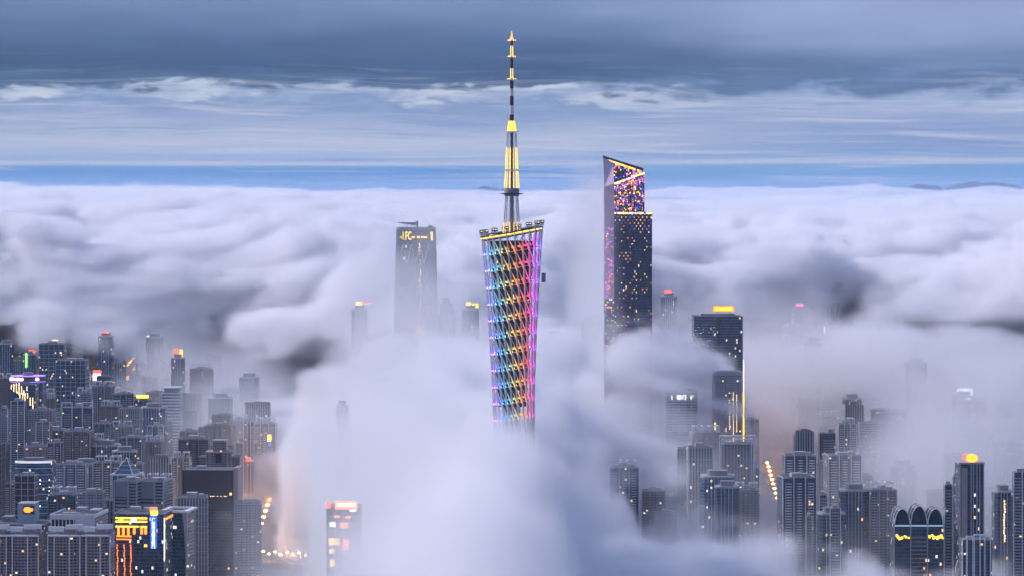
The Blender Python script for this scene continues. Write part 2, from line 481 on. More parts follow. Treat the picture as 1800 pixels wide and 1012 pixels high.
def cloud_volume(name, label, x0, x1, y0, y1, z0, z1, vx, vz, mat, amp, soft, scale, mist=False):
    nx, ny, nz = int((x1 - x0) / vx) + 1, int((y1 - y0) / vx) + 1, int((z1 - z0) / vz) + 1
    xs, ys = np.linspace(x0, x1, nx), np.linspace(y0, y1, ny)
    X, Y = np.meshgrid(xs, ys)
    top, base, den, vtop, vden, calm = cloud_maps(X, Y)
    me = bpy.data.meshes.new(name)
    me.vertices.add(nx * ny)
    co = np.stack([X, Y, np.zeros_like(X)], -1).astype(np.float32).ravel()
    me.vertices.foreach_set('co', co)
    for k, a in (('cloud_top', top), ('cloud_base', base), ('cloud_density', den), ('mist_top', vtop), ('mist_density', vden), ('cloud_rough', calm)):
        me.attributes.new(k, 'FLOAT', 'POINT').data.foreach_set('value', a.astype(np.float32).ravel())
    o = bpy.data.objects.new(name, me)
    COL.objects.link(o)
    o['kind'] = 'stuff'
    o['label'] = label
    o['category'] = 'cloud'
    ng = bpy.data.node_groups.new(name, 'GeometryNodeTree')
    ng.interface.new_socket('Geometry', in_out='INPUT', socket_type='NodeSocketGeometry')
    ng.interface.new_socket('Geometry', in_out='OUTPUT', socket_type='NodeSocketGeometry')
    N, L = ng.nodes, ng.links
    gi, go = N.new('NodeGroupInput'), N.new('NodeGroupOutput')
    def M(op, a, b=None, c=None, clamp=False):
        n = N.new('ShaderNodeMath')
        n.operation = op
        n.use_clamp = clamp
        for i, v in enumerate((a, b, c)):
            if v is None:
                continue
            if isinstance(v, (int, float)):
                n.inputs[i].default_value = v
            else:
                L.new(v, n.inputs[i])
        return n.outputs[0]
    pos = N.new('GeometryNodeInputPosition')
    sep = N.new('ShaderNodeSeparateXYZ')
    L.new(pos.outputs[0], sep.inputs[0])
    px, py, pz = sep.outputs
    dx, dy = (x1 - x0) / (nx - 1), (y1 - y0) / (ny - 1)
    ix = M('ROUND', M('DIVIDE', M('SUBTRACT', px, x0), dx))
    iy = M('ROUND', M('DIVIDE', M('SUBTRACT', py, y0), dy))
    idx = M('MULTIPLY_ADD', iy, float(nx), ix)
    def sample(attr):
        a = N.new('GeometryNodeInputNamedAttribute')
        a.data_type = 'FLOAT'
        a.inputs['Name'].default_value = attr
        s = N.new('GeometryNodeSampleIndex')
        s.data_type = 'FLOAT'
        s.domain = 'POINT'
        s.clamp = True
        L.new(gi.outputs[0], s.inputs['Geometry'])
        L.new(a.outputs['Attribute'], s.inputs['Value'])
        L.new(idx, s.inputs['Index'])
        return s.outputs['Value']
    t, b, dn = sample('cloud_top'), sample('cloud_base'), sample('cloud_density')
    sc = N.new('ShaderNodeVectorMath')
    sc.operation = 'MULTIPLY'
    sc.inputs[1].default_value = (1.0 / scale, 0.8 / scale, 1.5 / scale)
    L.new(pos.outputs[0], sc.inputs[0])
    nz_ = N.new('ShaderNodeTexNoise')
    nz_.inputs['Scale'].default_value = 1.0
    nz_.inputs['Detail'].default_value = 6.0
    nz_.inputs['Roughness'].default_value = 0.65
    nz_.inputs['Distortion'].default_value = 0.4
    L.new(sc.outputs[0], nz_.inputs['Vector'])
    noise = M('MULTIPLY', M('SUBTRACT', nz_.outputs[0], 0.5), amp * 2.0)
    sb = N.new('ShaderNodeVectorMath')
    sb.operation = 'MULTIPLY'
    sb.inputs[1].default_value = (0.5 / scale, 0.6 / scale, 1.1 / scale)
    L.new(pos.outputs[0], sb.inputs[0])
    nb = N.new('ShaderNodeTexNoise')
    nb.inputs['Detail'].default_value = 4.0
    nb.inputs['Roughness'].default_value = 0.55
    nb.inputs['Distortion'].default_value = 1.2
    nb.inputs['Scale'].default_value = 1.0
    L.new(sb.outputs[0], nb.inputs['Vector'])
    torn = M('DIVIDE', M('SUBTRACT', nb.outputs[0], 0.425 if y0 < 5000 else 0.36), 0.18, clamp=True)
    noise = M('ADD', noise, M('MULTIPLY', M('SUBTRACT', torn, 0.8), 0.55 * amp))
    noise = M('MULTIPLY', noise, sample('cloud_rough'))
    edge = M('MINIMUM', M('SUBTRACT', t, pz), M('SUBTRACT', pz, b))
    s = M('DIVIDE', M('ADD', edge, noise), soft, clamp=True)
    torn = M('MAXIMUM', torn, M('MULTIPLY', M('SUBTRACT', 1.0, sample('cloud_rough')), 1.3), clamp=True)
    s = M('MULTIPLY', M('MULTIPLY', s, s), M('MULTIPLY_ADD', torn, 0.93, 0.07))
    res = M('MULTIPLY', s, dn)
    if mist:
        s2 = M('DIVIDE', M('ADD', M('SUBTRACT', sample('mist_top'), pz), M('MULTIPLY', noise, 0.8)), 90.0, clamp=True)
        res = M('MAXIMUM', res, M('MULTIPLY', s2, sample('mist_density')))
    vc = N.new('GeometryNodeVolumeCube')
    vc.inputs['Min'].default_value = (x0, y0, z0)
    vc.inputs['Max'].default_value = (x1, y1, z1)
    vc.inputs['Resolution X'].default_value = nx
    vc.inputs['Resolution Y'].default_value = ny
    vc.inputs['Resolution Z'].default_value = nz
    L.new(res, vc.inputs['Density'])
    smn = N.new('GeometryNodeSetMaterial')
    smn.inputs['Material'].default_value = mat
    L.new(vc.outputs[0], smn.inputs[0])
    L.new(smn.outputs[0], go.inputs[0])
    md = o.modifiers.new('cloud', 'NODES')
    md.node_group = ng
    me.materials.append(mat)
    print('cloud', name, nx, ny, nz, nx * ny * nz)
    return o

near_m = cloud_material('fog_near', 0.038)
mid_m = cloud_material('fog_mid', 0.07)
far_m = cloud_material('fog_far', 0.06)
cloud_volume('fog_bank', 'thick pale fog bank wrapped round the foot of the lattice tower', -1050, 1050, 1500, 5300, -20, 520, 8.5, 8, near_m, 190, 28, 205, True)
cloud_volume('cloud_deck', 'white cloud bank rolling over the far edge of the city', -1950, 1950, 5300, 9000, -20, 540, 13, 9, mid_m, 140, 22, 300, True)
cloud_volume('cloud_deck', 'grey-white lumpy cloud layer behind the nearest cloud bank', -2900, 2900, 9000, 15000, 100, 560, 28, 14, mid_m, 140, 30, 480)
cloud_volume('cloud_sea', 'flat sea of cloud running to the horizon', -11000, 11000, 15000, 60000, 200, 560, 100, 24, far_m, 130, 36, 1100)
# ---------------------------------------------------------------- the lattice tower
HUES = [(-1.75, (0.9, 0.1, 0.15)), (-1.4, (1.0, 0.06, 0.35)), (-1.0, (0.55, 0.1, 1.0)), (-0.68, (0.1, 0.22, 1.0)), (-0.4, (0.04, 0.5, 0.75)), (-0.14, (0.75, 0.55, 0.08)), (0.1, (1.0, 0.34, 0.04)),
        (0.34, (1.0, 0.08, 0.08)), (0.58, (1.0, 0.04, 0.6)), (0.82, (0.5, 0.1, 1.0)), (1.05, (0.1, 0.3, 1.0)), (1.6, (0.1, 0.6, 0.9)), (3.2, (0.9, 0.1, 0.15))]
def tint(s):
    return tuple(float(np.interp(s, [p for p, _ in HUES], [c[i] for _, c in HUES])) for i in range(3))
LAMP = object_glow('coloured_lamp', 6.0)
STRIP = object_glow('coloured_strip', 1.5)
MAST = glow('mast_flood_glow', (1.0, 0.62, 0.05), 2.1)  # floodlit gold of the mast, given off by added strips
def lattice_tower():
    D = 2200.0
    T = thing('lattice_tower', 'tall twisted lattice tower lit in rainbow colours under a gold and red antenna', 'tower', (wx(899.5, D), D, 0))
    RB, RT, H0, PHI = 35.0, 23.0, 448.0, R(113)
    NC = 24
    TILT = 0.17
    lean = wx(3.5, D) - wx(0, D)
    def col_pt(i, z):
        t = z / H0
        a0 = 2 * math.pi * i / NC + 0.09
        # going down a front column moves to the right, as in the photograph
        bx, by = RB * math.cos(a0 + PHI), RB * math.sin(a0 + PHI)
        tx, ty = RT * math.cos(a0), RT * math.sin(a0)
        cx = lean * (1 - t) * 3.2
        return Vector((bx * (1 - t) + tx * t + cx, by * (1 - t) + ty * t, z))
    def rad(z):
        t = z / H0
        return math.sqrt(((1 - t) * RB) ** 2 + (t * RT) ** 2 + 2 * t * (1 - t) * RB * RT * math.cos(PHI))
    def node(i, zk):
        z = zk
        for _ in range(3):
            z = zk + TILT * col_pt(i, z).x
        return col_pt(i, z)
    rings = [447.0 - 12.6 * k for k in range(17)]
    for i in range(NC):
        top = node(i, rings[0] + 2.0)
        MB().tube(col_pt(i, 0), top, 0.75, 0.56, 8).build('column', STEEL, T)
    for k, zk in enumerate(rings):
        m = MB()
        q = 48
        P = []
        for j in range(q):
            a = 2 * math.pi * j / q
            r = rad(zk) - 0.6
            x, y = r * math.cos(a) + lean * (1 - zk / H0) * 3.2, r * math.sin(a)
            P.append((x, y, zk + TILT * x))
        for j in range(q):
            m.tube(P[j], P[(j + 1) % q], 0.3, None, 5)
        m.build('ring', STEEL, T)
    lamp_me = MB().lathe([(0.2, -0.8), (0.7, -0.4), (0.7, 0.3), (0.2, 0.9)], 8).mesh('lamp', LAMP)
    for k in range(1, 12):
        for i in range(NC):
            a, b = node(i, rings[k]), node((i - 1) % NC, rings[k - 1])
            br = MB().tube(a, b, 0.3, 0.3, 5).build('brace', STEEL, T)
            ang = math.atan2(a.y, a.x - lean * (1 - rings[k] / H0) * 3.2)      # -pi/2 faces the camera
            s = (ang + math.pi / 2) / (math.pi / 2)                            # -1 left, +1 right
            c = (*tint(s - 0.032 * k + 0.08), 1)
            lamp = link('lamp', lamp_me, T, (a.x * 0.985, a.y * 0.985, a.z + 0.9))
            lamp.color = c
            e = a + (b - a) * (0.8 if (i + k) % 2 else 0.5)
            st = MB().tube(a * 0.995, Vector((e.x * 0.99, e.y * 0.99, e.z)), 0.5, 0.3, 5).build('glow_strip', STRIP, br)
            st.color = c
            f = node(i, rings[k - 1])
            f = a + (f - a) * 0.8
            st = MB().tube((a.x * 0.955, a.y * 0.955, a.z), (f.x * 0.955, f.y * 0.955, f.z), 0.5, 0.3, 5).build('glow_strip', STRIP, T)
            st.color = c
    # floors and dark glass drum behind the lattice
    drum = MB()
    prof = [(rad(z) * 0.74, z) for z in np.linspace(442, 318, 14)]
    drum.lathe([(r, z) for r, z in prof[::-1]], 32)
    drum.build('glass_drum', facade('tower_drum', (0.05, 0.05, 0.055), (0.012, 0.014, 0.02), 2.0, 4.2, 0.01), T)
    for z in np.linspace(438, 322, 15):
        MB().lathe([(rad(z) * 0.745, z), (rad(z) * 0.8, z + 0.1), (rad(z) * 0.8, z + 0.9), (rad(z) * 0.745, z + 1.0)], 32).build('floor_plate', DARK, T)
    MB().lathe([(7, 0), (6.5, 440)], 20).build('core', GREY, T)
    # small deck lights, the coloured rows seen behind the braces
    deck_me = MB().cbox(0, 0, 0, 2.6, 0.5, 1.5).mesh('deck_light', STRIP)
    for k in range(1, 12):
        zk = rings[k] + 3.0
        for j in range(-5, 6):
            a = -math.pi / 2 + j * 0.25 + 0.06 * (k % 3)
            r = rad(zk) * 0.84
            s = (a + math.pi / 2) / (math.pi / 2)
            x, y = r * math.cos(a) + lean * (1 - zk / H0) * 3.2, r * math.sin(a)
            o = link('deck_light', deck_me, T, (x, y, zk + TILT * x), a + math.pi / 2)
            o.color = (*tint(s - 0.03 * k + 0.05), 1)
    # roof: tilted deck, rail and glass cabins
    q = 40
    ring = [((RT + 0.6) * math.cos(2 * math.pi * j / q), (RT + 0.6) * math.sin(2 * math.pi * j / q)) for j in range(q)]
    zt = [449.0 + TILT * p[0] for p in ring]
    MB().prism([(x * 0.93, y * 0.93) for x, y in ring], [z - 3.5 for z in zt], [z - 2.6 for z in zt]).build('roof_deck', DARK, T)
    rail = MB()
    for j in range(q):
        a, b = ring[j], ring[(j + 1) % q]
        rail.tube((*a, zt[j]), (*b, zt[(j + 1) % q]), 0.55, None, 5)
        rail.tube((*a, zt[j] + 1.2), (*b, zt[(j + 1) % q] + 1.2), 0.25, None, 4)
    rail.build('cabin_rail', DARK, T)
    gold = MB()
    for j in range(q):
        a, b = ring[j], ring[(j + 1) % q]
        gold.tube((a[0] * 0.98, a[1] * 0.98, zt[j] - 1.3), (b[0] * 0.98, b[1] * 0.98, zt[(j + 1) % q] - 1.3), 0.3, None, 5)
    gold.build('rim_light', GOLD, T)
    shell = MB().lathe([(0.5, -1.3), (1.35, -0.8), (1.6, 0), (1.35, 0.8), (0.5, 1.3)], 12).mesh('cabin', GLASS)
    hoop = MB().box(-1.3, 1.3, -1.3, 1.3, -2.3, -1.45).box(-1.5, 1.5, -1.5, 1.5, 1.25, 1.6)
    for x in (-1.25, 1.25):
        for yy in (-1.25, 1.25):
            hoop.box(x - 0.15, x + 0.15, yy - 0.15, yy + 0.15, -1.6, 1.4)
    hoop_me = hoop.mesh('cabin_frame', STEEL)
    lamp2 = MB().cbox(0, -1.5, 0.3, 1.2, 0.5, 0.5).mesh('cabin_lamp', WARM)
    for j in range(16):
        a = 2 * math.pi * j / 16 + 0.25
        x, y = (RT + 0.4) * math.cos(a), (RT + 0.4) * math.sin(a)
        c = link('cabin', shell, T, (x, y, 449.0 + TILT * x + 3.6))
        link('cabin_frame', hoop_me, c)
        link('cabin_lamp', lamp2, c)
    MB().box(RT - 0.6, RT + 2.6, -3, 1, 411, 418).build('service_box', GREY, T)
    # ------------------------------------------------ antenna
    A = lambda y: wz(y, D)
    px = D / F
    def lattice(y0, y1, w0, w1, bays, mat, leg, name):
        z0, z1 = A(y0), A(y1)
        m, corners = MB(), 6
        P = lambda c, t: Vector(((w0 + (w1 - w0) * t) / 2 * px * math.cos(2 * math.pi * c / corners + 0.26), (w0 + (w1 - w0) * t) / 2 * px * math.sin(2 * math.pi * c / corners + 0.26), z0 + (z1 - z0) * t))
        for c in range(corners):
            m.tube(P(c, 0), P(c, 1), leg, leg * 0.9, 6)
            for b in range(bays):
                t0, t1 = b / bays, (b + 1) / bays
                m.tube(P(c, t0), P((c + 1) % corners, t1), leg * 0.42, None, 4)
                m.tube(P((c + 1) % corners, t0), P(c, t1), leg * 0.42, None, 4)
                m.tube(P(c, t1), P((c + 1) % corners, t1), leg * 0.5, None, 4)
        return m.build(name, mat, T), P
    def strips(P, parent, t0, t1, r, mat):  # glowing strips added along the legs to carry the floodlit gold
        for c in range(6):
            MB().tube(P(c, t0) * 1.0, P(c, t1), r, r * 0.8, 5).build('glow_strip', mat, parent)
    def platform(y, w, h, mat, name='platform'):
        z, r = A(y), w * px / 2
        return MB().lathe([(r * 0.5, z - h), (r, z - h * 0.4), (r, z + h * 0.4), (r * 0.5, z + h)], 16).build(name, mat, T)
    a1, P1 = lattice(414, 345, 31, 22, 5, STEEL, 0.4, 'mast_section')
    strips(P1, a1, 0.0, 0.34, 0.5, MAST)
    MB().tube((0, 0, A(412)), (0, 0, A(345)), 1.3, 1.2, 10).build('mast_core', GREY, T)
    platform(341, 39, 0.7, DARK)
    MB().lathe([(5.4, A(345)), (5.8, A(341)), (5.2, A(331))], 14).build('equipment_drum', GREY, T)
    a2, P2 = lattice(331, 300, 26, 22, 3, STEEL, 0.26, 'mast_section')
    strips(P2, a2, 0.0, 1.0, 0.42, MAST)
    platform(300, 30, 0.5, STEEL)
    a3, P3 = lattice(299, 234, 22, 17, 6, STEEL, 0.26, 'mast_section')
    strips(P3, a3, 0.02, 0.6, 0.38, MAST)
    MB().tube((0, 0, A(331)), (0, 0, A(234)), 1.1, 1.0, 10).build('mast_core', DARK, T)
    platform(232, 24, 0.5, STEEL)
    a4, P4 = lattice(231, 213, 15, 9, 1, STEEL, 0.26, 'mast_section')
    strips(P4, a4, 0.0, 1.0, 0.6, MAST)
    for k, (y0, y1, mat, w) in enumerate([(213, 202, RUST, 8), (202, 186, WHITE, 7.4), (186, 169, RUST, 7), (169, 156, WHITE, 6.6), (156, 142, RUST, 6.6), (138, 120, WHITE, 6),
                                          (120, 102, RUST, 5.4), (99, 80, WHITE, 5), (80, 73, RUST, 4.6)]):
        MB().tube((0, 0, A(y0)), (0, 0, A(y1)), w * px / 2, w * px / 2 * 0.96, 12).build('mast_tube', mat, T)
    for y, w in ((140, 14), (100.5, 12), (72, 12)):
        p = platform(y, w, 0.6, STEEL)
        for j in range(6):
            a = j * math.pi / 3
            r = w * px / 2
            MB().cbox(r * math.cos(a), r * math.sin(a), A(y) + 0.3, 0.7, 0.7, 0.9).build('flood_lamp', YELLOW, p)
        MB().tube((-r - 1.6, 0, A(y)), (r + 1.6, 0, A(y)), 0.22, None, 5).build('cross_arm', STEEL, p)
    for y0, y1 in ((138, 121), (99, 82)):  # more added strips, in place of floodlight on the white tubes
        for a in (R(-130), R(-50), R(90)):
            MB().tube((1.35 * math.cos(a), 1.35 * math.sin(a), A(y0)), (1.2 * math.cos(a), 1.2 * math.sin(a), A(y1)), 0.28, None, 5).build('glow_strip', MAST, T)
    MB().lathe([(2.2, A(72)), (1.6, A(69)), (0.7, A(64)), (0.3, A(55))], 10).build('mast_tip', glow('mast_tip', (1.0, 0.42, 0.12), 1.6), T)
    return T
lattice_tower()
# ---------------------------------------------------------------- buildings
FOOT = []           # footprints already taken: x, y, half size
def stack(*a):
    return stuff(link('balcony_stack', *a))
def free(x, y, r):
    return all((x - a) ** 2 + (y - b) ** 2 > (r + c) ** 2 for a, b, c in FOOT)
def take(x, y, r):
    FOOT.append((x, y, r))
def base(name, label, cat, px0, px1, ytop, D, depth=None, rz=0.0, group=None):
    """a thing standing at D metres between photograph columns px0 and px1; returns it with its width, depth and height"""
    w = (px1 - px0) / F * D
    d = depth or w * 0.8
    h = wz(ytop, D)
    x = wx((px0 + px1) / 2, D)
    y = D + d / 2
    take(x, y, (w + d) * 0.27)
    return thing(name, label, cat, (x, y, 0), rz, group), w, d, h
def roof_kit(T, w, d, h, rnd, frame=False, mat=None):
    m = MB()
    m.box(-w * 0.18, w * 0.16, -d * 0.2, d * 0.2, h, h + rnd.uniform(3, 6))
    m.box(w * 0.2, w * 0.36, -d * 0.1, d * 0.25, h, h + rnd.uniform(2, 4))
    m.build('roof_house', mat or PALE, T)
    p = MB()
    t = 0.5
    for a in ((-w / 2, w / 2, -d / 2, -d / 2 + t), (-w / 2, w / 2, d / 2 - t, d / 2), (-w / 2, -w / 2 + t, -d / 2 + t, d / 2 - t), (w / 2 - t, w / 2, -d / 2 + t, d / 2 - t)):
        p.box(*a, h, h + 1.3)
    p.build('parapet', PALE if mat is None else mat, T)
    if frame:
        f = MB()
        for s in (-1, 1):
            x = s * w * 0.27
            for yy in (-d * 0.46, d * 0.3):
                f.box(x - w * 0.17, x - w * 0.17 + 0.9, yy, yy + 0.9, h, h + 8).box(x + w * 0.17 - 0.9, x + w * 0.17, yy, yy + 0.9, h, h + 8)
                f.box(x - w * 0.17, x + w * 0.17, yy, yy + 0.9, h + 8, h + 9.2)
            f.box(x - w * 0.17, x - w * 0.17 + 0.9, -d * 0.46 + 0.9, d * 0.3, h + 8, h + 9.2).box(x + w * 0.17 - 0.9, x + w * 0.17, -d * 0.46 + 0.9, d * 0.3, h + 8, h + 9.2)
        f.build('roof_frame', WHITE, T)
SLABS = {}
def slab_stack(w, dp, h, pitch, th, mat):
    """a stack of balcony slabs, shared between alike columns"""
    k = (round(w, 1), round(dp, 1), round(h / pitch), pitch, th, mat.name)
    if k not in SLABS:
        m = MB()
        for j in range(1, int(h / pitch)):
            m.box(-w / 2, w / 2, -dp, 0, j * pitch, j * pitch + th)
        SLABS[k] = m.mesh('balcony_stack', mat)
    return SLABS[k]
def apartment(T, w, d, h, wall, rnd, trim=None, frame=None):
    trim = trim or WHITE
    b = MB()
    cw = w * rnd.uniform(0.3, 0.36)
    b.box(-w / 2 + cw * 0.5, w / 2 - cw * 0.5, -d * 0.36, d * 0.36, 0, h)
    b.box(-w / 2, -w / 2 + cw, -d / 2, d / 2, 0, h - 0.6)
    b.box(w / 2 - cw, w / 2, -d / 2, d / 2, 0, h - 0.6)
    b.box(-cw * 0.32, cw * 0.32, -d * 0.46, d * 0.46, 0, h - 1.2)
    b.build('body', FAC[wall], T)
    for x in (-w / 2 + cw / 2, w / 2 - cw / 2):
        stack(slab_stack(cw * 0.55, 1.7, h - 2, 3.2, 1.05, trim), T, (x, -d / 2, 0))
    if w > 26:
        stack(slab_stack(cw * 0.4, 1.5, h - 2, 3.2, 1.05, trim), T, (0, -d * 0.46, 0))
    for x in (-w / 2, -w / 2 + cw, w / 2 - cw, w / 2):
        MB().box(x - 0.55, x + 0.55, -d / 2 - 0.9, -d / 2 + 0.1, 0, h + 1.0).build('pier', trim, T)
    roof_kit(T, w * 0.97, d * 0.8, h, rnd, rnd.random() < 0.5 if frame is None else frame)
def office(T, w, d, h, wall, rnd, trim=None, ribs=True):
    trim = trim or PALE
    MB().box(-w / 2, w / 2, -d / 2, d / 2, 0, h).build('body', FAC[wall], T)
    led = MB()
    for j in range(1, int(h / 7.6)):
        z = j * 7.6
        led.box(-w / 2 - 0.5, w / 2 + 0.5, -d / 2 - 0.5, -d / 2, z, z + 0.9).box(w / 2, w / 2 + 0.5, -d / 2, d / 2, z, z + 0.9).box(-w / 2 - 0.5, -w / 2, -d / 2, d / 2, z, z + 0.9)
    stuff(led.build('ledge_bands', trim, T))
    if ribs:
        n = max(3, int(w / 8))
        for j in range(n + 1):
            x = -w / 2 + w * j / n
            MB().box(x - 0.45, x + 0.45, -d / 2 - 0.85, -d / 2 - 0.5, 0, h + 0.8).build('pier', trim, T)
    roof_kit(T, w, d, h, rnd, False, trim)
def glass_tower(T, w, d, h, wall, rnd):
    c = min(w, d) * 0.16
    pts = [(-w / 2 + c, -d / 2), (w / 2 - c, -d / 2), (w / 2, -d / 2 + c), (w / 2, d / 2 - c), (w / 2 - c, d / 2), (-w / 2 + c, d / 2), (-w / 2, d / 2 - c), (-w / 2, -d / 2 + c)]
    MB().prism(pts, 0, h).build('body', FAC[wall], T)
    n = max(4, int(w / 5))
    for j in range(1, n):
        x = -w / 2 + c + (w - 2 * c) * j / n
        MB().box(x - 0.25, x + 0.25, -d / 2 - 0.5, -d / 2, 0, h).build('mullion', STEEL, T)
    MB().prism([(x * 1.02, y * 1.02) for x, y in pts], h, h + 2.2).build('crown_band', PALE, T)
    MB().prism([(x * 0.6, y * 0.6) for x, y in pts], h + 2.2, h + 8).build('roof_house', GREY, T)
    if rnd.random() < 0.4:
        MB().tube((w * 0.1, 0, h + 8), (w * 0.1, 0, h + 24), 0.5, 0.15, 6).build('mast', STEEL, T)
def sign(T, x, y, z, w, h, mat, back=True, name='sign'):
    o = MB().cbox(x, y, z, w, 0.6, h).build(name, mat, T)
    if back:
        MB().box(x - w / 2 - 0.5, x + w / 2 + 0.5, y + 0.35, y + 1.2, z - h / 2 - 0.5, z + h / 2 + 0.5).build('sign_frame', DARK, o)
        MB().tube((x - w * 0.3, y + 0.8, z - h / 2 - 0.5), (x - w * 0.3, y + 0.8, z - h / 2 - 3.5), 0.3, None, 5).tube((x + w * 0.3, y + 0.8, z - h / 2 - 0.5), (x + w * 0.3, y + 0.8, z - h / 2 - 3.5), 0.3, None, 5).build('sign_post', DARK, o)
    return o
GLYPH = {}
def lettering(T, body, x, y, z, size, mat, vertical=False, pitch=1.02, narrow=1.0):
    """each character a mesh of its own, standing on the sign face"""
    for k, ch in enumerate(body):
        key = (ch, size, mat.name)
        if key not in GLYPH:
            cu = bpy.data.curves.new('character', 'FONT')
            cu.body, cu.size, cu.extrude, cu.align_x, cu.align_y = ch, size, 0.25, 'CENTER', 'CENTER'
            cu.offset = size * 0.012
            cu.resolution_u = 2
            tmp = bpy.data.objects.new('character', cu)
            COL.objects.link(tmp)
            dg = bpy.context.evaluated_depsgraph_get()
            me = bpy.data.meshes.new_from_object(tmp.evaluated_get(dg))
            me.materials.clear()
            me.materials.append(mat)
            bpy.data.objects.remove(tmp)
            bpy.data.curves.remove(cu)
            GLYPH[key] = me
        o = link('character', GLYPH[key], T, (x, y, z - k * size * 1.12) if vertical else (x + (k - (len(body) - 1) / 2) * size * pitch, y, z))
        o.rotation_euler = (R(90), 0, 0)
        o.scale = (narrow, 1, 1)
rnd = random.Random(11)
# ---- ground
def ground():
    m = bpy.data.materials.new('city_ground')
    m.use_nodes = True
    t = NT(m.node_tree, False)
    b = t.N['Principled BSDF']
    tc = t.N.new('ShaderNodeTexCoord')
    n = t.noise(tc.outputs['Object'], 0.004, 5, 0.6)
    n2 = t.noise(tc.outputs['Object'], 0.03, 3, 0.6)
    c = t.mix(t.step(n, 0.42, 0.6), (0.05, 0.05, 0.055), (0.035, 0.05, 0.03))
    c = t.mix(t.math('MULTIPLY', n2, 0.5), c, (0.14, 0.135, 0.13))
    t.L.new(c, b.inputs['Base Color'])
    b.inputs['Roughness'].default_value = 0.9
    g = MB().poly([(-300000, -20000, 0), (300000, -20000, 0), (300000, 400000, 0), (-300000, 400000, 0)], [(0, 1, 2, 3)]).build('ground', m)
    g['kind'] = 'structure'
ground()

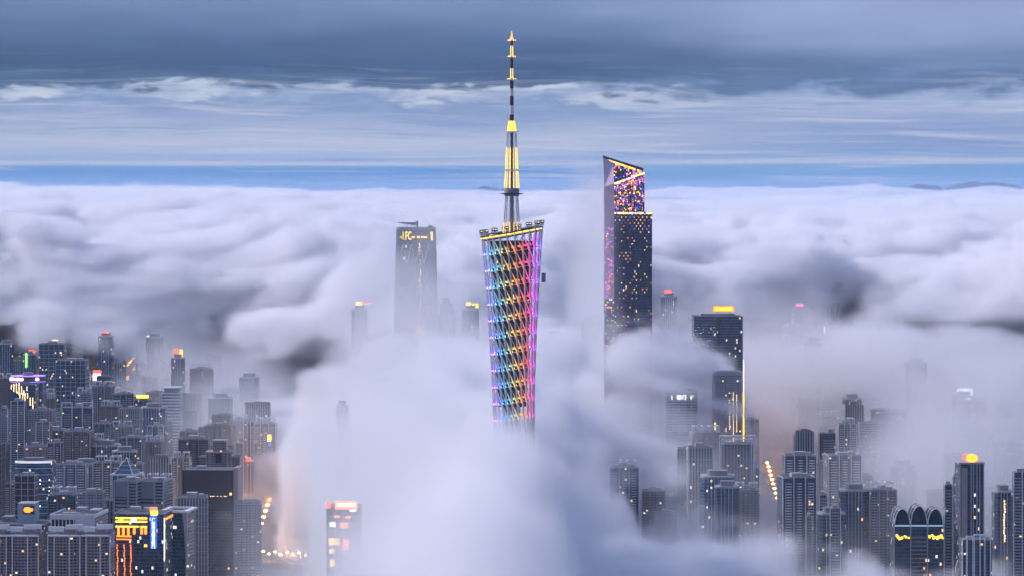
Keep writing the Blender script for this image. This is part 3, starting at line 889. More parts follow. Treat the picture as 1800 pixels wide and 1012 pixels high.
# ---- tall tower with stepped top, right of the lattice tower
def stepped_tower():
    D = 4100.0
    x0, x1 = wx(1062, D), wx(1146, D)
    cx = (x0 + x1) / 2
    T = thing('skyscraper', 'dark stepped skyscraper with slanted top and a facade of twinkling coloured lights', 'skyscraper', (cx, D, 0))
    take(cx, D + 30, 42)
    X = lambda p: wx(p, D) - cx
    Z = lambda y: wz(y, D)
    body = facade('stepped_tower_glass', (0.07, 0.08, 0.13), (0.028, 0.04, 0.075), 1.8, 4.2, 0.004, (0.1, 0.9), (0.15, 0.95), False)
    fin = plain('violet_tile', (0.6, 0.44, 0.56), 0.45)
    zA, zL = Z(375), Z(525)
    MB().box(X(1080), X(1146), 0, 56, 0, zA).build('lower_tier', body, T)
    b0, b1 = X(1080), X(1133)
    MB().prism([(b0, 5), (b1, 5), (b1, 50), (b0, 50)], zA, [Z(322), Z(303), Z(303) - 2, Z(322) - 2]).build('upper_tier', body, T)
    MB().prism([(X(1062), 50.02), (X(1133), 50.02), (X(1133), 54), (X(1062), 54)], zA - 30, [Z(273), Z(296), Z(296), Z(273)]).build('crown_wall', body, T)
    m = MB()
    m.prism([(X(1062), 2), (X(1079.6), 2), (X(1079.6), 50), (X(1062), 50)], zL, [Z(330), Z(322), Z(285), Z(274)])
    m.build('side_tier', fin, T)
    MB().box(X(1063), X(1079.6), -1, 50, 0, zL).build('side_tier', body, T)
    # slender tile piers
    for p in (1062.5, 1066, 1070, 1074.5):
        MB().box(X(p), X(p) + 0.9, 1.2, 2, zL, Z(330 + (1070 - p) * -0.6)).build('pier', fin, T)
    for k in range(19):
        x = X(1080) + (X(1146) - X(1080)) * k / 18
        MB().box(x - 0.28, x + 0.28, -0.7, 0, 0, zA + 0.6).build('pier', DARK, T)
    for k in range(15):
        x = b0 + (b1 - b0) * k / 14
        MB().box(x - 0.25, x + 0.25, 4.4, 5, zA, Z(322) + (Z(303) - Z(322)) * k / 14).build('pier', fin, T)
    c = MB()
    c.prism([(X(1061.5), 48.6), (X(1133.5), 48.6), (X(1133.5), 50), (X(1061.5), 50)], [Z(277), Z(300), Z(300), Z(277)], [Z(273), Z(295.5), Z(295.5), Z(273)])
    c.build('crown_cap', DARK, T)
    MB().box(X(1079.8), X(1147), -1, 0.6, zA + 0.7, zA + 2).build('parapet', DARK, T)
    # facade lights, one mesh for each colour: each is a small fitting with a face of its own
    cols = {'gold': GOLD, 'warm': WARM, 'orange': ORANGE, 'violet': VIOL, 'blue': BLUEL, 'purple': PURP}
    L = {k: MB() for k in cols}
    def pick(wts):
        r = rnd.random() * sum(wts.values())
        for k, w in wts.items():
            r -= w
            if r <= 0:
                return k
        return 'warm'
    def lamp(x, y, z, s, wts):
        L[pick(wts)].cbox(x, y, z, s, 0.5, s * 1.25)
    wmix = {'warm': 5, 'gold': 3, 'orange': 2.5, 'violet': 1.2, 'blue': 0.8, 'purple': 1}
    cmix = {'warm': 2, 'gold': 3, 'orange': 3, 'violet': 2.5, 'blue': 2.2, 'purple': 2.5}
    for j in range(int(zA / 4.2)):
        z = zA - 1.5 - j * 4.2
        if z < 180:
            break
        p = max(0.17, 0.85 * math.exp(-j / 7.0)) + (0.02 if j < 25 else 0)
        for k in range(18):
            if (j + k) % 2 == 0 and rnd.random() < p * 1.5:
                x = X(1080) + (X(1146) - X(1080)) * (k + 0.5) / 18
                lamp(x, -0.9, z, rnd.uniform(0.7, 1.15), wmix)
    for k in range(26):
        x = X(1080) + (X(1146) - X(1080)) * (k + 0.5) / 26
        lamp(x, -1.2, zA + 0.2, 1.9, {'warm': 5, 'gold': 4, 'blue': 1})
    for k in range(22):
        f = (k + 0.5) / 22
        x = b0 + (b1 - b0) * f
        zt = Z(322) + (Z(303) - Z(322)) * f
        lamp(x, 4.2, zt - 1.0, 1.9, {'warm': 6, 'gold': 4, 'violet': 1})
        z = zt - 3
        while z > zA + 3:
            if rnd.random() < 0.62 - 0.35 * (zt - z) / 50:
                lamp(x + rnd.uniform(-.3, .3), 4.2, z, rnd.uniform(0.9, 1.6), cmix)
            z -= 2.7
    for k in range(24):
        f = (k + 0.5) / 24
        x = X(1064) + (X(1131) - X(1064)) * f
        zt = Z(277) + (Z(300) - Z(277)) * f
        for q in range(9):
            if rnd.random() < (0.95 if q == 0 else 0.55 - 0.05 * q):
                lamp(x, 49.6, zt - 1.4 - q * 2.6, 1.5 if q else 2.0, cmix if q else {'warm': 4, 'gold': 4, 'orange': 2})
    for q in range(70):
        x = X(rnd.uniform(1063, 1078))
        z = rnd.uniform(zL, Z(400))
        lamp(x, 1.0, z, 1.0, {'purple': 4, 'violet': 3, 'orange': 1.5, 'warm': .4})
    for j in range(22):
        for k in range(5):
            if rnd.random() < max(0.25, 0.9 - j * 0.08):
                lamp(X(1065) + k * 2.6, -1.3, zL - 1 - j * 3.6, 1.4 if j < 4 else 1.0, cmix if j < 6 else wmix)
    for k, m in L.items():
        stuff(m.build('facade_lights', cols[k], T))
    # warm strip along the slanted crown
stepped_tower()

# ---- rounded tower with the yellow letters, left of the lattice tower
def lettered_tower():
    D = 4150.0
    cx = wx(730.5, D)
    T = thing('skyscraper', 'rounded grey skyscraper in mist with yellow IFC letters near its roof', 'skyscraper', (cx, D, 0))
    take(cx, D + 25, 38)
    X = lambda p: wx(p, D) - cx
    Z = lambda y: wz(y, D)
    def outline(s):
        P = []
        for k in range(36):
            a = 2 * math.pi * k / 36
            r = 27.5 * s / (1 + 0.16 * math.cos(3 * (a + math.pi / 2))) ** 0.5
            P.append((r * 1.03 * math.cos(a), 25 + r * 0.9 * math.sin(a)))
        return P
    m = MB()
    hs = [(0, 1.02), (120, 1.09), (230, 1.12), (320, 1.08), (Z(403), 0.975)]
    for (za, sa), (zb, sb) in zip(hs[:-1], hs[1:]):
        m.prism(outline(sa), za, zb, outline(sb))
    m.build('body', facade('lettered_tower_glass', (0.16, 0.17, 0.2), (0.06, 0.07, 0.1), 3.0, 4.3, 0.012, (0.1, 0.9), (0.2, 0.95), False), T)
    fr = lambda x: 25 - math.sqrt(max(0.0, 1 - (x / 27.5) ** 2)) * 25
    # diagonal frame on the front
    for k in range(-2, 3):
        for z in range(0, 420, 54):
            for s in (-1, 1):
                xa, xb = k * 12.0, k * 12.0 + s * 6.0
                if abs(xa) < 27 and abs(xb) < 27:
                    MB().tube((xa, fr(xa) - 2.2, z), (xb, fr(xb) - 2.2, z + 27), 0.45, None, 5).build('brace', STEEL, T)
    zt = Z(403)
    MB().prism([(x * 0.995, 25 + (y - 25) * 0.995) for x, y in outline(0.975)], zt, zt + 2.5).build('parapet', GREY, T)
    m = MB()
    m.prism([(X(700), 6), (X(732), 16), (X(732), 34), (X(700), 44)], [zt + 8.5, zt + 5, zt + 5, zt + 8.5], [zt + 9.5] * 4)
    m.build('landing_deck', DARK, T)
    lg = MB()
    for p in (706, 713, 720, 727):
        lg.tube((X(p), 22, zt), (X(p + 2), 24, zt + 6.5), 0.6, None, 5)
    lg.build('deck_truss', STEEL, T)
    MB().box(X(731), X(734), 16, 30, zt, zt + 12).build('lift_shaft', DARK, T)
    MB().box(X(752), X(760), 14, 20, zt + 2.6, zt + 5).build('roof_crane', DARK, T)
    y = -4.0
    s = MB().box(X(706), X(722), y + 0.5, y + 0.9, Z(423.5), Z(407.5)).build('sign', DARK, T)
    lettering(s, 'IFC', X(714.5), y, Z(415.5), 17, YELLOW, False, 0.27, 0.42)
    for p, w, n in ((704, 1, 1), (724, 2, 2), (733, 1.6, 4), (740, 1.6, 3), (746, 2, 2)):
        MB().box(X(p), X(p + w + 3), y + 1.5, y + 2.2, Z(418.5), Z(416)).build('light_bar', GOLD, T)
    q = MB()
    for j in range(5):
        q.box(X(754.5), X(761), 7.0, 7.8, Z(423 - j * 3.2), Z(421 - j * 3.2))
    q.build('lit_panel', YELLOW, T)
    d = MB()
    for j in range(60):
        z = Z(425 + j * 2.75)
        if rnd.random() < 0.55:
            d.cbox(X(738 + rnd.uniform(-2.5, 2.5)), -4.2, z, 1.3, 0.5, 1.3)
    stuff(d.build('facade_lights', WARM, T))
    d = MB()
    for j in range(34):
        d.cbox(X(738 + rnd.gauss(0, 7)), -4.6, Z(585 + rnd.gauss(0, 8)), 1.6, 0.5, 1.6)
    stuff(d.build('facade_lights', YELLOW, T))
lettered_tower()

# ---- named buildings, left side ------------------------------------------------------------
def cornice_tower(px0, px1, label, D=3000.0, wall='rose'):
    T, w, d, h = base('apartment_tower', label, 'apartment tower', px0, px1, 938, D, 30, R(-4), 'white cornice towers at the lower left')
    body = MB().box(-w / 2, w / 2, -d / 2 + 4, d / 2, 0, h)
    bow = [(-w * 0.34, -d / 2 + 4)] + [(w * 0.34 * math.sin(a), -d / 2 + 4 - 4.5 * math.cos(a)) for a in np.linspace(-1.4, 1.4, 7)] + [(w * 0.34, -d / 2 + 4)]
    body.prism(bow, 0, h - 3)
    body.build('body', FAC[wall], T)
    for x in (-w / 2, -w * 0.27, w * 0.2, w / 2):
        yy = -d / 2 + 4 - (4.3 if abs(x) < w * 0.3 else 0.4)
        MB().box(x - 0.6, x + 0.6, yy - 0.7, yy, 0, h - 2).build('pier', WHITE, T)
    sl = MB()
    for j in range(1, int((h - 6) / 3.2)):
        sl.prism([(x * 0.9, y - 0.7) for x, y in bow], j * 3.2, j * 3.2 + 1.0)
    stuff(sl.build('balcony_stack', PINK, T))
    rim = MB()
    rim.prism([(x * 1.5, y * 1.02 - 0.6) for x, y in bow], h - 2.6, h - 1.0)
    rim.build('roof_rim', WHITE, T)
    for s, zz in ((-1, h + 2.0), (1, h + 4.0)):
        arc = [(s * w * 0.02 + s * (0.5 * w) * t, -d * 0.22 - 3.5 * (1 - (t * 1.1) ** 2) + (3 if s > 0 else 0)) for t in np.linspace(0, 1, 6)]
        if s < 0:
            arc = arc[::-1]
        back = [(x, y + 3.2) for x, y in arc][::-1]
        MB().prism(arc + back, zz, zz + 4.6).build('cornice', WHITE, T)
        for x, y in (arc[0], arc[3], arc[5]):
            MB().box(x - 0.5, x + 0.5, y + 0.8, y + 1.8, h - 1.0, zz).build('cornice_post', PALE, T)
    MB().box(-w * 0.3, w * 0.32, -d * 0.05, d * 0.3, h, h + 5).build('roof_house', PINK, T)
cornice_tower(-44, 12, 'white cornice apartment tower cut off by the lower left corner')
cornice_tower(10, 68, 'pale apartment tower with white curved cornice, second from the lower left corner')
cornice_tower(84, 141, 'pale apartment tower with white cornice just left of the neon building and its neighbour')
cornice_tower(141, 194, 'pale cornice apartment tower touching the neon-lit building, in thin mist')

def white_block():
    T, w, d, h = base('office_block', 'white flat-roofed block with dark window bays behind the cornice towers', 'office building', 93, 172, 906, 3180, 62, R(-6))
    MB().box(-w / 2, w / 2, -d / 2, d / 2, 0, h).build('body', FAC['white'], T)
    for k in range(7):
        x = -w / 2 + 1 + k * w * 0.085
        MB().box(x - 0.5, x + 0.5, -d / 2 - 1.2, -d / 2, 0, h - 4).build('pier', WHITE, T)
    for k in range(6):
        x = -w / 2 + 1 + (k + 0.5) * w * 0.085
        MB().box(x - 1.5, x + 1.5, -d / 2 - 0.3, -d / 2 - 0.02, h - 30, h - 4.2).build('window_bay', GLASS, T)
    MB().box(-w / 2 - 0.6, w / 2 + 0.4, -d / 2 - 1.6, -d / 2 + 0.4, h - 4, h + 1.6).build('parapet', WHITE, T)
    MB().box(w / 2 - 0.6, w / 2 + 0.3, -d / 2 + 0.4, d / 2, h - 2, h + 1.6).build('parapet', WHITE, T)
    MB().box(-w / 2 - 0.3, -w / 2 + 0.6, -d / 2 + 0.4, d / 2, h - 2, h + 1.6).build('parapet', WHITE, T)
    MB().box(w * 0.06, w / 2 + 0.1, -d / 2 - 1.0, -d / 2, h - 16, h - 4.1).build('blank_panel', WHITE, T)
    MB().box(-w * 0.3, w * 0.1, -d * 0.3, -d * 0.2, h, h + 1.8).build('roof_duct', PALE, T)
    MB().box(-w * 0.12, w * 0.1, d * 0.1, d * 0.32, h, h + 5).box(w * 0.2, w * 0.42, d * 0.05, d * 0.4, h, h + 3).build('roof_house', PALE, T)
white_block()

def screen_block():
    T, w, d, h = base('office_block', 'dark low block carrying a pale box with an orange screen', 'office building', -10, 80, 920, 3260, 46, R(-3))
    MB().box(-w / 2, w / 2, -d / 2, d / 2, 0, h).build('body', FAC['slate'], T)
    MB().box(-w / 2, w / 2, -d / 2 - 0.6, -d / 2, h - 1.5, h + 0.8).box(w / 2, w / 2 + 0.6, -d / 2 - 0.6, d / 2, h - 1.5, h + 0.8).build('parapet', PALE, T)
    x0, x1 = -w * 0.06, w * 0.28
    z0, z1 = h + 1, h + 21
    bx = MB().box(x0, x1, -d * 0.3, d * 0.2, h, z1).build('roof_box', plain('pale_blue_panel', (0.3, 0.42, 0.5), 0.5), T)
    MB().box(x0 - 0.4, x1 + 0.4, -d * 0.3 - 0.4, d * 0.2 + 0.4, z1, z1 + 1).build('box_rim', PALE, bx)
    MB().box(x0 + 6.5, x1 - 0.6, -d * 0.3 - 0.7, -d * 0.3, z1 - 11, z1 - 1.5).build('screen', plain('screen_off', (0.02, 0.03, 0.09), 0.3), bx)
    for c, s in ((0.43, 5.2), (0.62, 5.4), (0.9, 3.0)):
        xx = x0 + (x1 - x0) * (0.26 + c * 0.62)
        MB().lathe([(0.4, -0.3), (s * 0.6, -0.2), (s * 0.6, 0.2), (0.4, 0.3)], 12).build('screen_shape', ORANGE, bx, (xx, -d * 0.3 - 1.1, z1 - 6.2)).rotation_euler = (R(90), 0, 0)
    MB().box(-w * 0.4, -w * 0.2, -d * 0.1, d * 0.3, h, h + 6).build('roof_house', GREY, T)
screen_block()

def neon_block():
    D = 3120.0
    T, w, d, h = base('office_block', 'office block wrapped in orange neon bands with a tall blue sign', 'office building', 204, 292, 903, D, 44, R(-5))
    MB().box(-w / 2, w / 2, -d / 2, d / 2, 0, h).build('body', FAC['glass'], T)
    Zl = lambda y: wz(y, D)
    f = -d / 2
    for y0, y1, a, b in ((911.5, 908.5, -0.48, 0.16), (917.5, 914.5, -0.48, 0.16), (926, 923.5, -0.48, 0.0), (926, 923.5, 0.03, 0.16), (943, 941, -0.46, -0.16), (948, 946.5, -0.46, -0.16)):
        MB().box(a * w, b * w, f - 0.9, f - 0.2, Zl(y0), Zl(y1)).build('neon_band', GOLD if y0 < 930 else ORANGE, T)
    for k, (a, y1) in enumerate(((-0.42, 941), (-0.32, 941), (-0.22, 941), (-0.1, 938), (0.05, 938), (0.13, 938))):
        MB().box(a * w - 1.3, a * w + 1.3, f - 0.8, f - 0.2, Zl(y1), Zl(926.2)).build('neon_column', ORANGE, T)
    MB().lathe([(0.5, -0.3), (2.6, -0.2), (2.6, 0.2), (0.5, 0.3)], 14).build('neon_emblem', YELLOW, T, (-0.37 * w, f - 1.6, Zl(914))).rotation_euler = (R(90), 0, 0)
    s = MB().box(-0.16 * w, -0.06 * w, f - 1.4, f - 1.0, Zl(917), Zl(909.5)).build('sign', WHITEL, T)
    MB().box(0.1 * w, 0.16 * w, f - 1.2, f - 0.3, Zl(960), Zl(956)).build('neon_band', GOLD, T)
    sx0, sx1 = 0.235 * w, 0.355 * w
    v = MB().box(sx0, sx1, f - 2.2, f - 0.3, Zl(962), Zl(905)).build('vertical_sign', BLUEL, T)
    lettering(v, '广国西以图日国门', (sx0 + sx1) / 2, f - 2.6, Zl(912), 3.7, glow('sign_letters', (0.8, 0.9, 1.0), 3.0), True)
    MB().box(sx0, sx1 + 0.6, f - 2.0, f + 3, Zl(904.5), Zl(897)).build('sign_cap', GOLD, T)
    MB().box(0.12 * w, 0.26 * w, 0, 6, h, h + 5).build('roof_billboard', glow('peach_billboard', (1.0, 0.42, 0.2), 0.9), T)
    MB().box(-w * 0.3, -w * 0.1, 2, 14, h, h + 5).box(-w * 0.02, w * 0.1, 4, 14, h, h + 4).build('roof_house', PALE, T)
    for x in (-w / 2, w / 2):
        MB().box(x - 0.3, x + 0.3, f - 0.6, d / 2, h, h + 1.2).build('parapet', PALE, T)
    MB().box(w / 2, w / 2 + 0.8, f, f + 1, Zl(985), Zl(909)).build('neon_line', WHITEL, T)
    MB().box(w / 2, w / 2 + 0.7, -d * 0.3, d / 2, Zl(914), Zl(911)).build('neon_band', ORANGE, T)
    dots = MB()
    for a in (-0.44, -0.3, -0.17):
        for j in range(16):
            dots.cbox(a * w + rnd.uniform(-.6, .6), f - 0.5, Zl(958 + j * 4.5), 0.9, 0.5, 1.6)
    stuff(dots.build('facade_lights', ORANGE, T))
neon_block()

def arch_block():
    D = 3180.0
    T, w, d, h = base('office_tower', 'dark tower inside a white arched frame right of the neon building', 'office tower', 286, 334, 897, D, 42, R(-8))
    MB().box(-w * 0.44, w * 0.44, -d * 0.4, d * 0.44, 0, h - 3).build('body', FAC['glass'], T)
    for s in (-1, 1):
        prof = []
        for j in range(13):
            t = j / 12
            prof.append((s * w / 2, h - 2 - t * (h - 2)))
        inner = [(s * (w / 2 - 1.2 - 4.5 * math.exp(-t * 5.0)), h - 2 - t * (h - 2)) for t in np.linspace(0, 1, 13)]
        m = MB()
        for j in range(12):
            (xa, za), (xb, zb) = prof[j], prof[j + 1]
            (xc, zc), (xd, zd) = inner[j], inner[j + 1]
            m.poly([(xa, -d / 2, za), (xb, -d / 2, zb), (xd, -d / 2, zd), (xc, -d / 2, zc), (xa, -d / 2 + 2.5, za), (xb, -d / 2 + 2.5, zb), (xd, -d / 2 + 2.5, zd), (xc, -d / 2 + 2.5, zc)],
                   [(0, 1, 2, 3), (7, 6, 5, 4), (0, 4, 5, 1), (3, 2, 6, 7)])
        m.build('arch_leg', PALE, T)
    r = MB()
    for a in ((-w / 2 - 1, w / 2 + 1, -d / 2 - 1, -d / 2 + 3.5), (-w / 2 - 1, w / 2 + 1, d / 2 - 3.5, d / 2 + 1), (-w / 2 - 1, -w / 2 + 4, -d / 2 + 3.5, d / 2 - 3.5), (w / 2 - 4, w / 2 + 1, -d / 2 + 3.5, d / 2 - 3.5)):
        r.box(*a, h - 2, h)
    r.build('roof_ring', WHITE, T)
    MB().cbox(w * 0.54, -d / 2 - 1, h - 60, 1.6, 1.6, 1.6).build('lamp', WARM, T)
arch_block()

def brown_block():
    D = 3620.0
    T, w, d, h = base('office_block', 'brown windowless-looking block with one row of lights, pale pier at its right', 'office building', 322, 414, 826, D, 48, R(-3))
    MB().box(-w / 2, w / 2, -d / 2, d / 2, 0, h).build('body', FAC['brown'], T)
    MB().box(-w * 0.47, w * 0.44, -d / 2 - 0.4, -d / 2, h - 46, h - 1.5).build('brown_cladding', plain('brown_cladding', (0.085, 0.05, 0.045), 0.6), T)
    MB().box(-w / 2, w / 2, -d / 2 - 0.8, -d / 2 + 1, h, h + 1.4).build('parapet', PALE, T)
    MB().box(w / 2 - 1, w / 2 + 4.5, -d / 2 - 1, d * 0.2, 0, h + 3).build('corner_pier', PINK, T)
    n = MB()
    for k in range(24):
        if rnd.random() < 0.75:
            n.cbox(-w * 0.42 + k * w * 0.033, -d / 2 - 0.7, h - 32, 1.1, 0.4, 0.9)
    stuff(n.build('facade_lights', WARM, T))
    MB().cbox(w * 0.43, -d / 2 - 0.9, h - 29, 2.4, 0.6, 3).build('lamp', GOLD, T)
    MB().box(-w * 0.3, -w * 0.1, 0, 10, h, h + 3).build('roof_house', PALE, T)
brown_block()

def stepped_palace():
    D = 3760.0
    T, w, d, h = base('apartment_block', 'rose stone stepped block with tall dark archway above the brown block', 'apartment building', 349, 422, 803, D, 34, R(-2))
    Zl = lambda y: wz(y, D)
    MB().box(-w / 2, w / 2, -d / 2, d / 2, 0, h).build('body', FAC['rose'], T)
    MB().box(-w * 0.3, w * 0.3, -d / 2 - 1.5, d * 0.4, 0, Zl(795)).build('middle_tier', FAC['rose'], T)
    MB().box(-w * 0.16, w * 0.16, -d * 0.3, d * 0.3, 0, Zl(776)).build('upper_tier', FAC['rose'], T)
    MB().box(-w * 0.07, w * 0.07, -d / 2 - 1.9, -d / 2 - 1.52, Zl(813), Zl(797)).build('archway', GLASS, T)
    MB().box(-w * 0.33, w * 0.33, -d / 2 - 2.2, d * 0.42, Zl(795), Zl(793.4)).build('cornice', PINK, T)
    MB().box(-w * 0.18, w * 0.18, -d * 0.32, d * 0.32, Zl(776), Zl(774)).build('cornice', PINK, T)
    MB().box(-w / 2 - 0.8, w / 2 + 0.8, -d / 2 - 0.8, -d / 2 + 2, h, h + 1.6).build('cornice', PINK, T)
    for x in (-0.3, -0.22, 0.22, 0.3):
        MB().box(x * w - 0.8, x * w + 0.8, -d / 2 - 2.6, -d / 2 - 1.5, 0, Zl(795)).build('pier', PINK, T)
stepped_palace()

def pyramid_block():
    D = 3700.0
    T, w, d, h = base('office_tower', 'office tower under a steel framed pyramid roof', 'office tower', 196, 244, 836, D, 34, R(-12))
    MB().box(-w * 0.42, w * 0.42, -d * 0.42, d * 0.42, 0, h).build('body', FAC['blue'], T)
    MB().box(-w / 2, w / 2, -d / 2, d / 2, h, h + 2.2).build('eaves', STEEL, T)
    ap = (0, 0, wz(805, D))
    c = [(-w * 0.36, -d * 0.4, h + 2.2), (w * 0.36, -d * 0.4, h + 2.2), (w * 0.36, d * 0.4, h + 2.2), (-w * 0.36, d * 0.4, h + 2.2)]
    MB().poly(c + [ap], [(0, 1, 4), (1, 2, 4), (2, 3, 4), (3, 0, 4), (3, 2, 1, 0)]).build('pyramid', BLUEG, T)
    f = MB()
    for p in c:
        f.tube(p, ap, 0.6, 0.4, 5)
    f.build('pyramid_frame', STEEL, T)
    for k in range(1, 4):
        t = k / 4
        q = [tuple(a + (b - a) * t for a, b in zip(p, ap)) for p in c]
        g = MB()
        for j in range(4):
            g.tube(q[j], q[(j + 1) % 4], 0.3, None, 4)
        g.build('pyramid_ring', STEEL, T)
    for x in (-0.42, -0.2, 0.2, 0.42):
        MB().box(x * w - 0.6, x * w + 0.6, -d * 0.42 - 0.8, -d * 0.42, 0, h).build('pier', STEEL, T)
pyramid_block()

def twin_office(px0, px1, ytop, D, label):
    T, w, d, h = base('office_block', label, 'office building', px0, px1, ytop, D, 38, R(-10))
    MB().box(-w / 2, w / 2, -d / 2, d / 2, 0, h).build('body', FAC['band'], T)
    MB().box(-w * 0.44, w * 0.1, -d / 2 - 0.9, -d / 2, h - 18, h).build('blank_panel', GREY, T)
    b = MB()
    for j in range(3, 30):
        z = h - 16 - j * 4.4
        if z > 5:
            b.box(-w * 0.42, w * 0.42, -d / 2 - 1.1, -d / 2, z, z + 1.6)
    stuff(b.build('ledge_bands', PALE, T))
    for x in (-w / 2, w * 0.12, w / 2):
        MB().box(x - 0.7, x + 0.7, -d / 2 - 1.4, -d / 2, 0, h + 1).build('pier', PALE, T)
    roof_kit(T, w, d, h, rnd)
twin_office(205, 246, 846, 3440, 'grey banded office block in front of the pyramid roof')
twin_office(250, 293, 846, 3450, 'grey banded office block right of its twin, behind the neon building')

def small_office(px0, px1, ytop, D, label, wall='blue', kind='glass'):
    T, w, d, h = base('office_block', label, 'office building', px0, px1, ytop, D, None, R(rnd.uniform(-8, 4)))
    if kind == 'glass':
        glass_tower(T, w, d, h, wall, rnd)
    elif kind == 'office':
        office(T, w, d, h, wall, rnd)
    else:
        apartment(T, w, d, h, wall, rnd)
    return T, w, d, h
small_office(136, 181, 866, 3460, 'small pale gridded office behind the white flat-roofed block', 'white', 'office')

def curved_glass():
    D = 3620.0
    T, w, d, h = base('office_tower', 'blue glass tower with curved front and bright roof rim at far left', 'office tower', 25, 90, 812, D, 40)
    front = [(w / 2 * math.sin(a) / math.sin(1.0), -d / 2 + 10 * (1 - math.cos(a)) * 1.4) for a in np.linspace(-1.0, 1.0, 11)]
    pts = front + [(w / 2, d / 2), (-w / 2, d / 2)]
    MB().prism(pts, 0, h).build('body', FAC['blue'], T)
    MB().prism([(x * 1.01, y - 0.3) for x, y in front] + [(x * 0.97, y + 1.2) for x, y in front][::-1], h - 1.2, h + 1.6).build('roof_rim', glow('rim_light', (0.9, 0.9, 1.0), 0.75), T)
    dk = MB()
    for j in range(14):
        dk.prism([(x, y - 0.5) for x, y in front] + [(x, y - 0.02) for x, y in front][::-1], h - 8 - j * 8, h - 7.2 - j * 8)
    stuff(dk.build('ledge_bands', STEEL, T))
    dots = MB()
    for j in range(9):
        for x in (0.43, 0.36, 0.2, 0.08):
            if rnd.random() < (0.9 if x > 0.4 else 0.3):
                dots.cbox(x * w, -d / 2 + (4.5 if x > 0.3 else 0.2), h - 22 - j * 4.6, 1.3, 0.8, 1.3)
    stuff(dots.build('facade_lights', WHITEL, T))
    MB().box(0.47 * w, 0.5 * w, -d / 2 + 4.4, -d / 2 + 5.2, h - 72, h - 58).build('neon_line', BLUEL, T)
    MB().box(-w * 0.3, w * 0.2, 0, 12, h, h + 4).build('roof_house', GREY, T)
curved_glass()
small_office(27, 62, 836, 3440, 'dark violet office slab standing before the curved blue glass tower', 'brown', 'office')

def banded_tower():
    D = 4700.0
    T, w, d, h = base('office_tower', 'pale blue-white banded tower with framed crown left of the fog', 'office tower', 283, 322, 692, D, 34, R(-6))
    MB().box(-w / 2, w / 2, -d / 2, d / 2, 0, h).build('body', FAC['slate'], T)
    for j in range(30):
        z = h - 5 - j * 5.0
        if z > 4:
            MB().box(-w * 0.42, w * 0.42, -d / 2 - 1.3, -d / 2, z, z + 2.3).build('floor_band', WHITE, T)
    for x in (-0.5, -0.44, 0.44, 0.5):
        MB().box(x * w - 0.5, x * w + 0.5, -d / 2 - 1.5, -d / 2, 0, h + 2).build('pier', WHITE, T)
    MB().box(-w * 0.34, w * 0.34, -d * 0.34, d * 0.3, h, h + 9).build('upper_tier', FAC['white'], T)
    MB().box(-w * 0.38, w * 0.38, -d * 0.38, d * 0.34, h + 9, h + 10.6).build('crown_band', WHITE, T)
    MB().box(-w / 2 - 0.5, w / 2 + 0.5, -d / 2 - 0.9, -d / 2 + 2, h, h + 1.5).build('parapet', WHITE, T)
    MB().box(-w * 0.86, -w * 0.54, -d * 0.3, d * 0.3, 0, h - 42).build('side_wing', FAC['white'], T)
banded_tower()

def disc_hall():
    D = 4900.0
    T, w, d, h = base('office_tower', 'tower with a purple-lit oval roof deck and white screens at far left', 'office tower', 14, 76, 668, D, 50)
    el = lambda s, n=28: [(w / 2 * s * math.cos(2 * math.pi * k / n), d / 2 * s * math.sin(2 * math.pi * k / n)) for k in range(n)]
    MB().prism(el(0.86), 0, h - 3).build('body', FAC['glass'], T)
    MB().prism(el(0.98), h - 3, h + 6, el(1.0)).build('roof_deck', plain('deck_panel', (0.1, 0.09, 0.14), 0.5), T)
    for z in (h - 3.6, h + 6.0):
        MB().prism(el(1.01), z, z + 0.7).build('neon_band', VIOL, T)
    for a, b in ((-0.47, -0.31), (-0.28, -0.07), (0.27, 0.36)):
        yy = -d / 2 * math.sqrt(1 - ((a + b) * 0.98) ** 2) - 0.8
        MB().box(a * w, b * w, yy - 1.5, yy + 6, h - 0.6, h + 4).build('screen', WHITEL, T)
    MB().prism(el(0.3), h + 6.7, h + 12).build('roof_house', GREY, T)
disc_hall()
def stair_lights():
    D = 4700.0
    T, w, d, h = base('office_tower', 'dark tower with golden light lines stepping down its front at far left', 'office tower', 16, 62, 676, D, 32)
    MB().box(-w / 2, w / 2, -d / 2, d / 2, 0, h).build('body', FAC['glass'], T)
    P = ((20, 676, 684), (24.5, 674, 688), (29, 673, 690), (33.5, 672, 693), (38, 678, 692), (42, 685, 694), (35, 690, 700), (40, 690, 702), (44, 690, 706), (48.5, 690, 700), (53, 698, 712), (57.5, 698, 714), (58, 711, 735))
    for p, a, b in P:
        x = (p - 39) / F * D
        MB().box(x - 0.6, x + 0.6, -d / 2 - 0.7, -d / 2 - 0.1, wz(b, D), wz(a, D)).build('light_line', WARM, T)
    MB().cbox((58 - 39) / F * D, -d / 2 - 0.6, wz(738, D), 4, 0.8, 4).build('lamp', glow('cyan_light', (0.3, 0.9, 1.0), 1.6), T)
    MB().box(-w * 0.2, w * 0.2, -4, 6, h, h + 4).build('roof_house', GREY, T)
stair_lights()

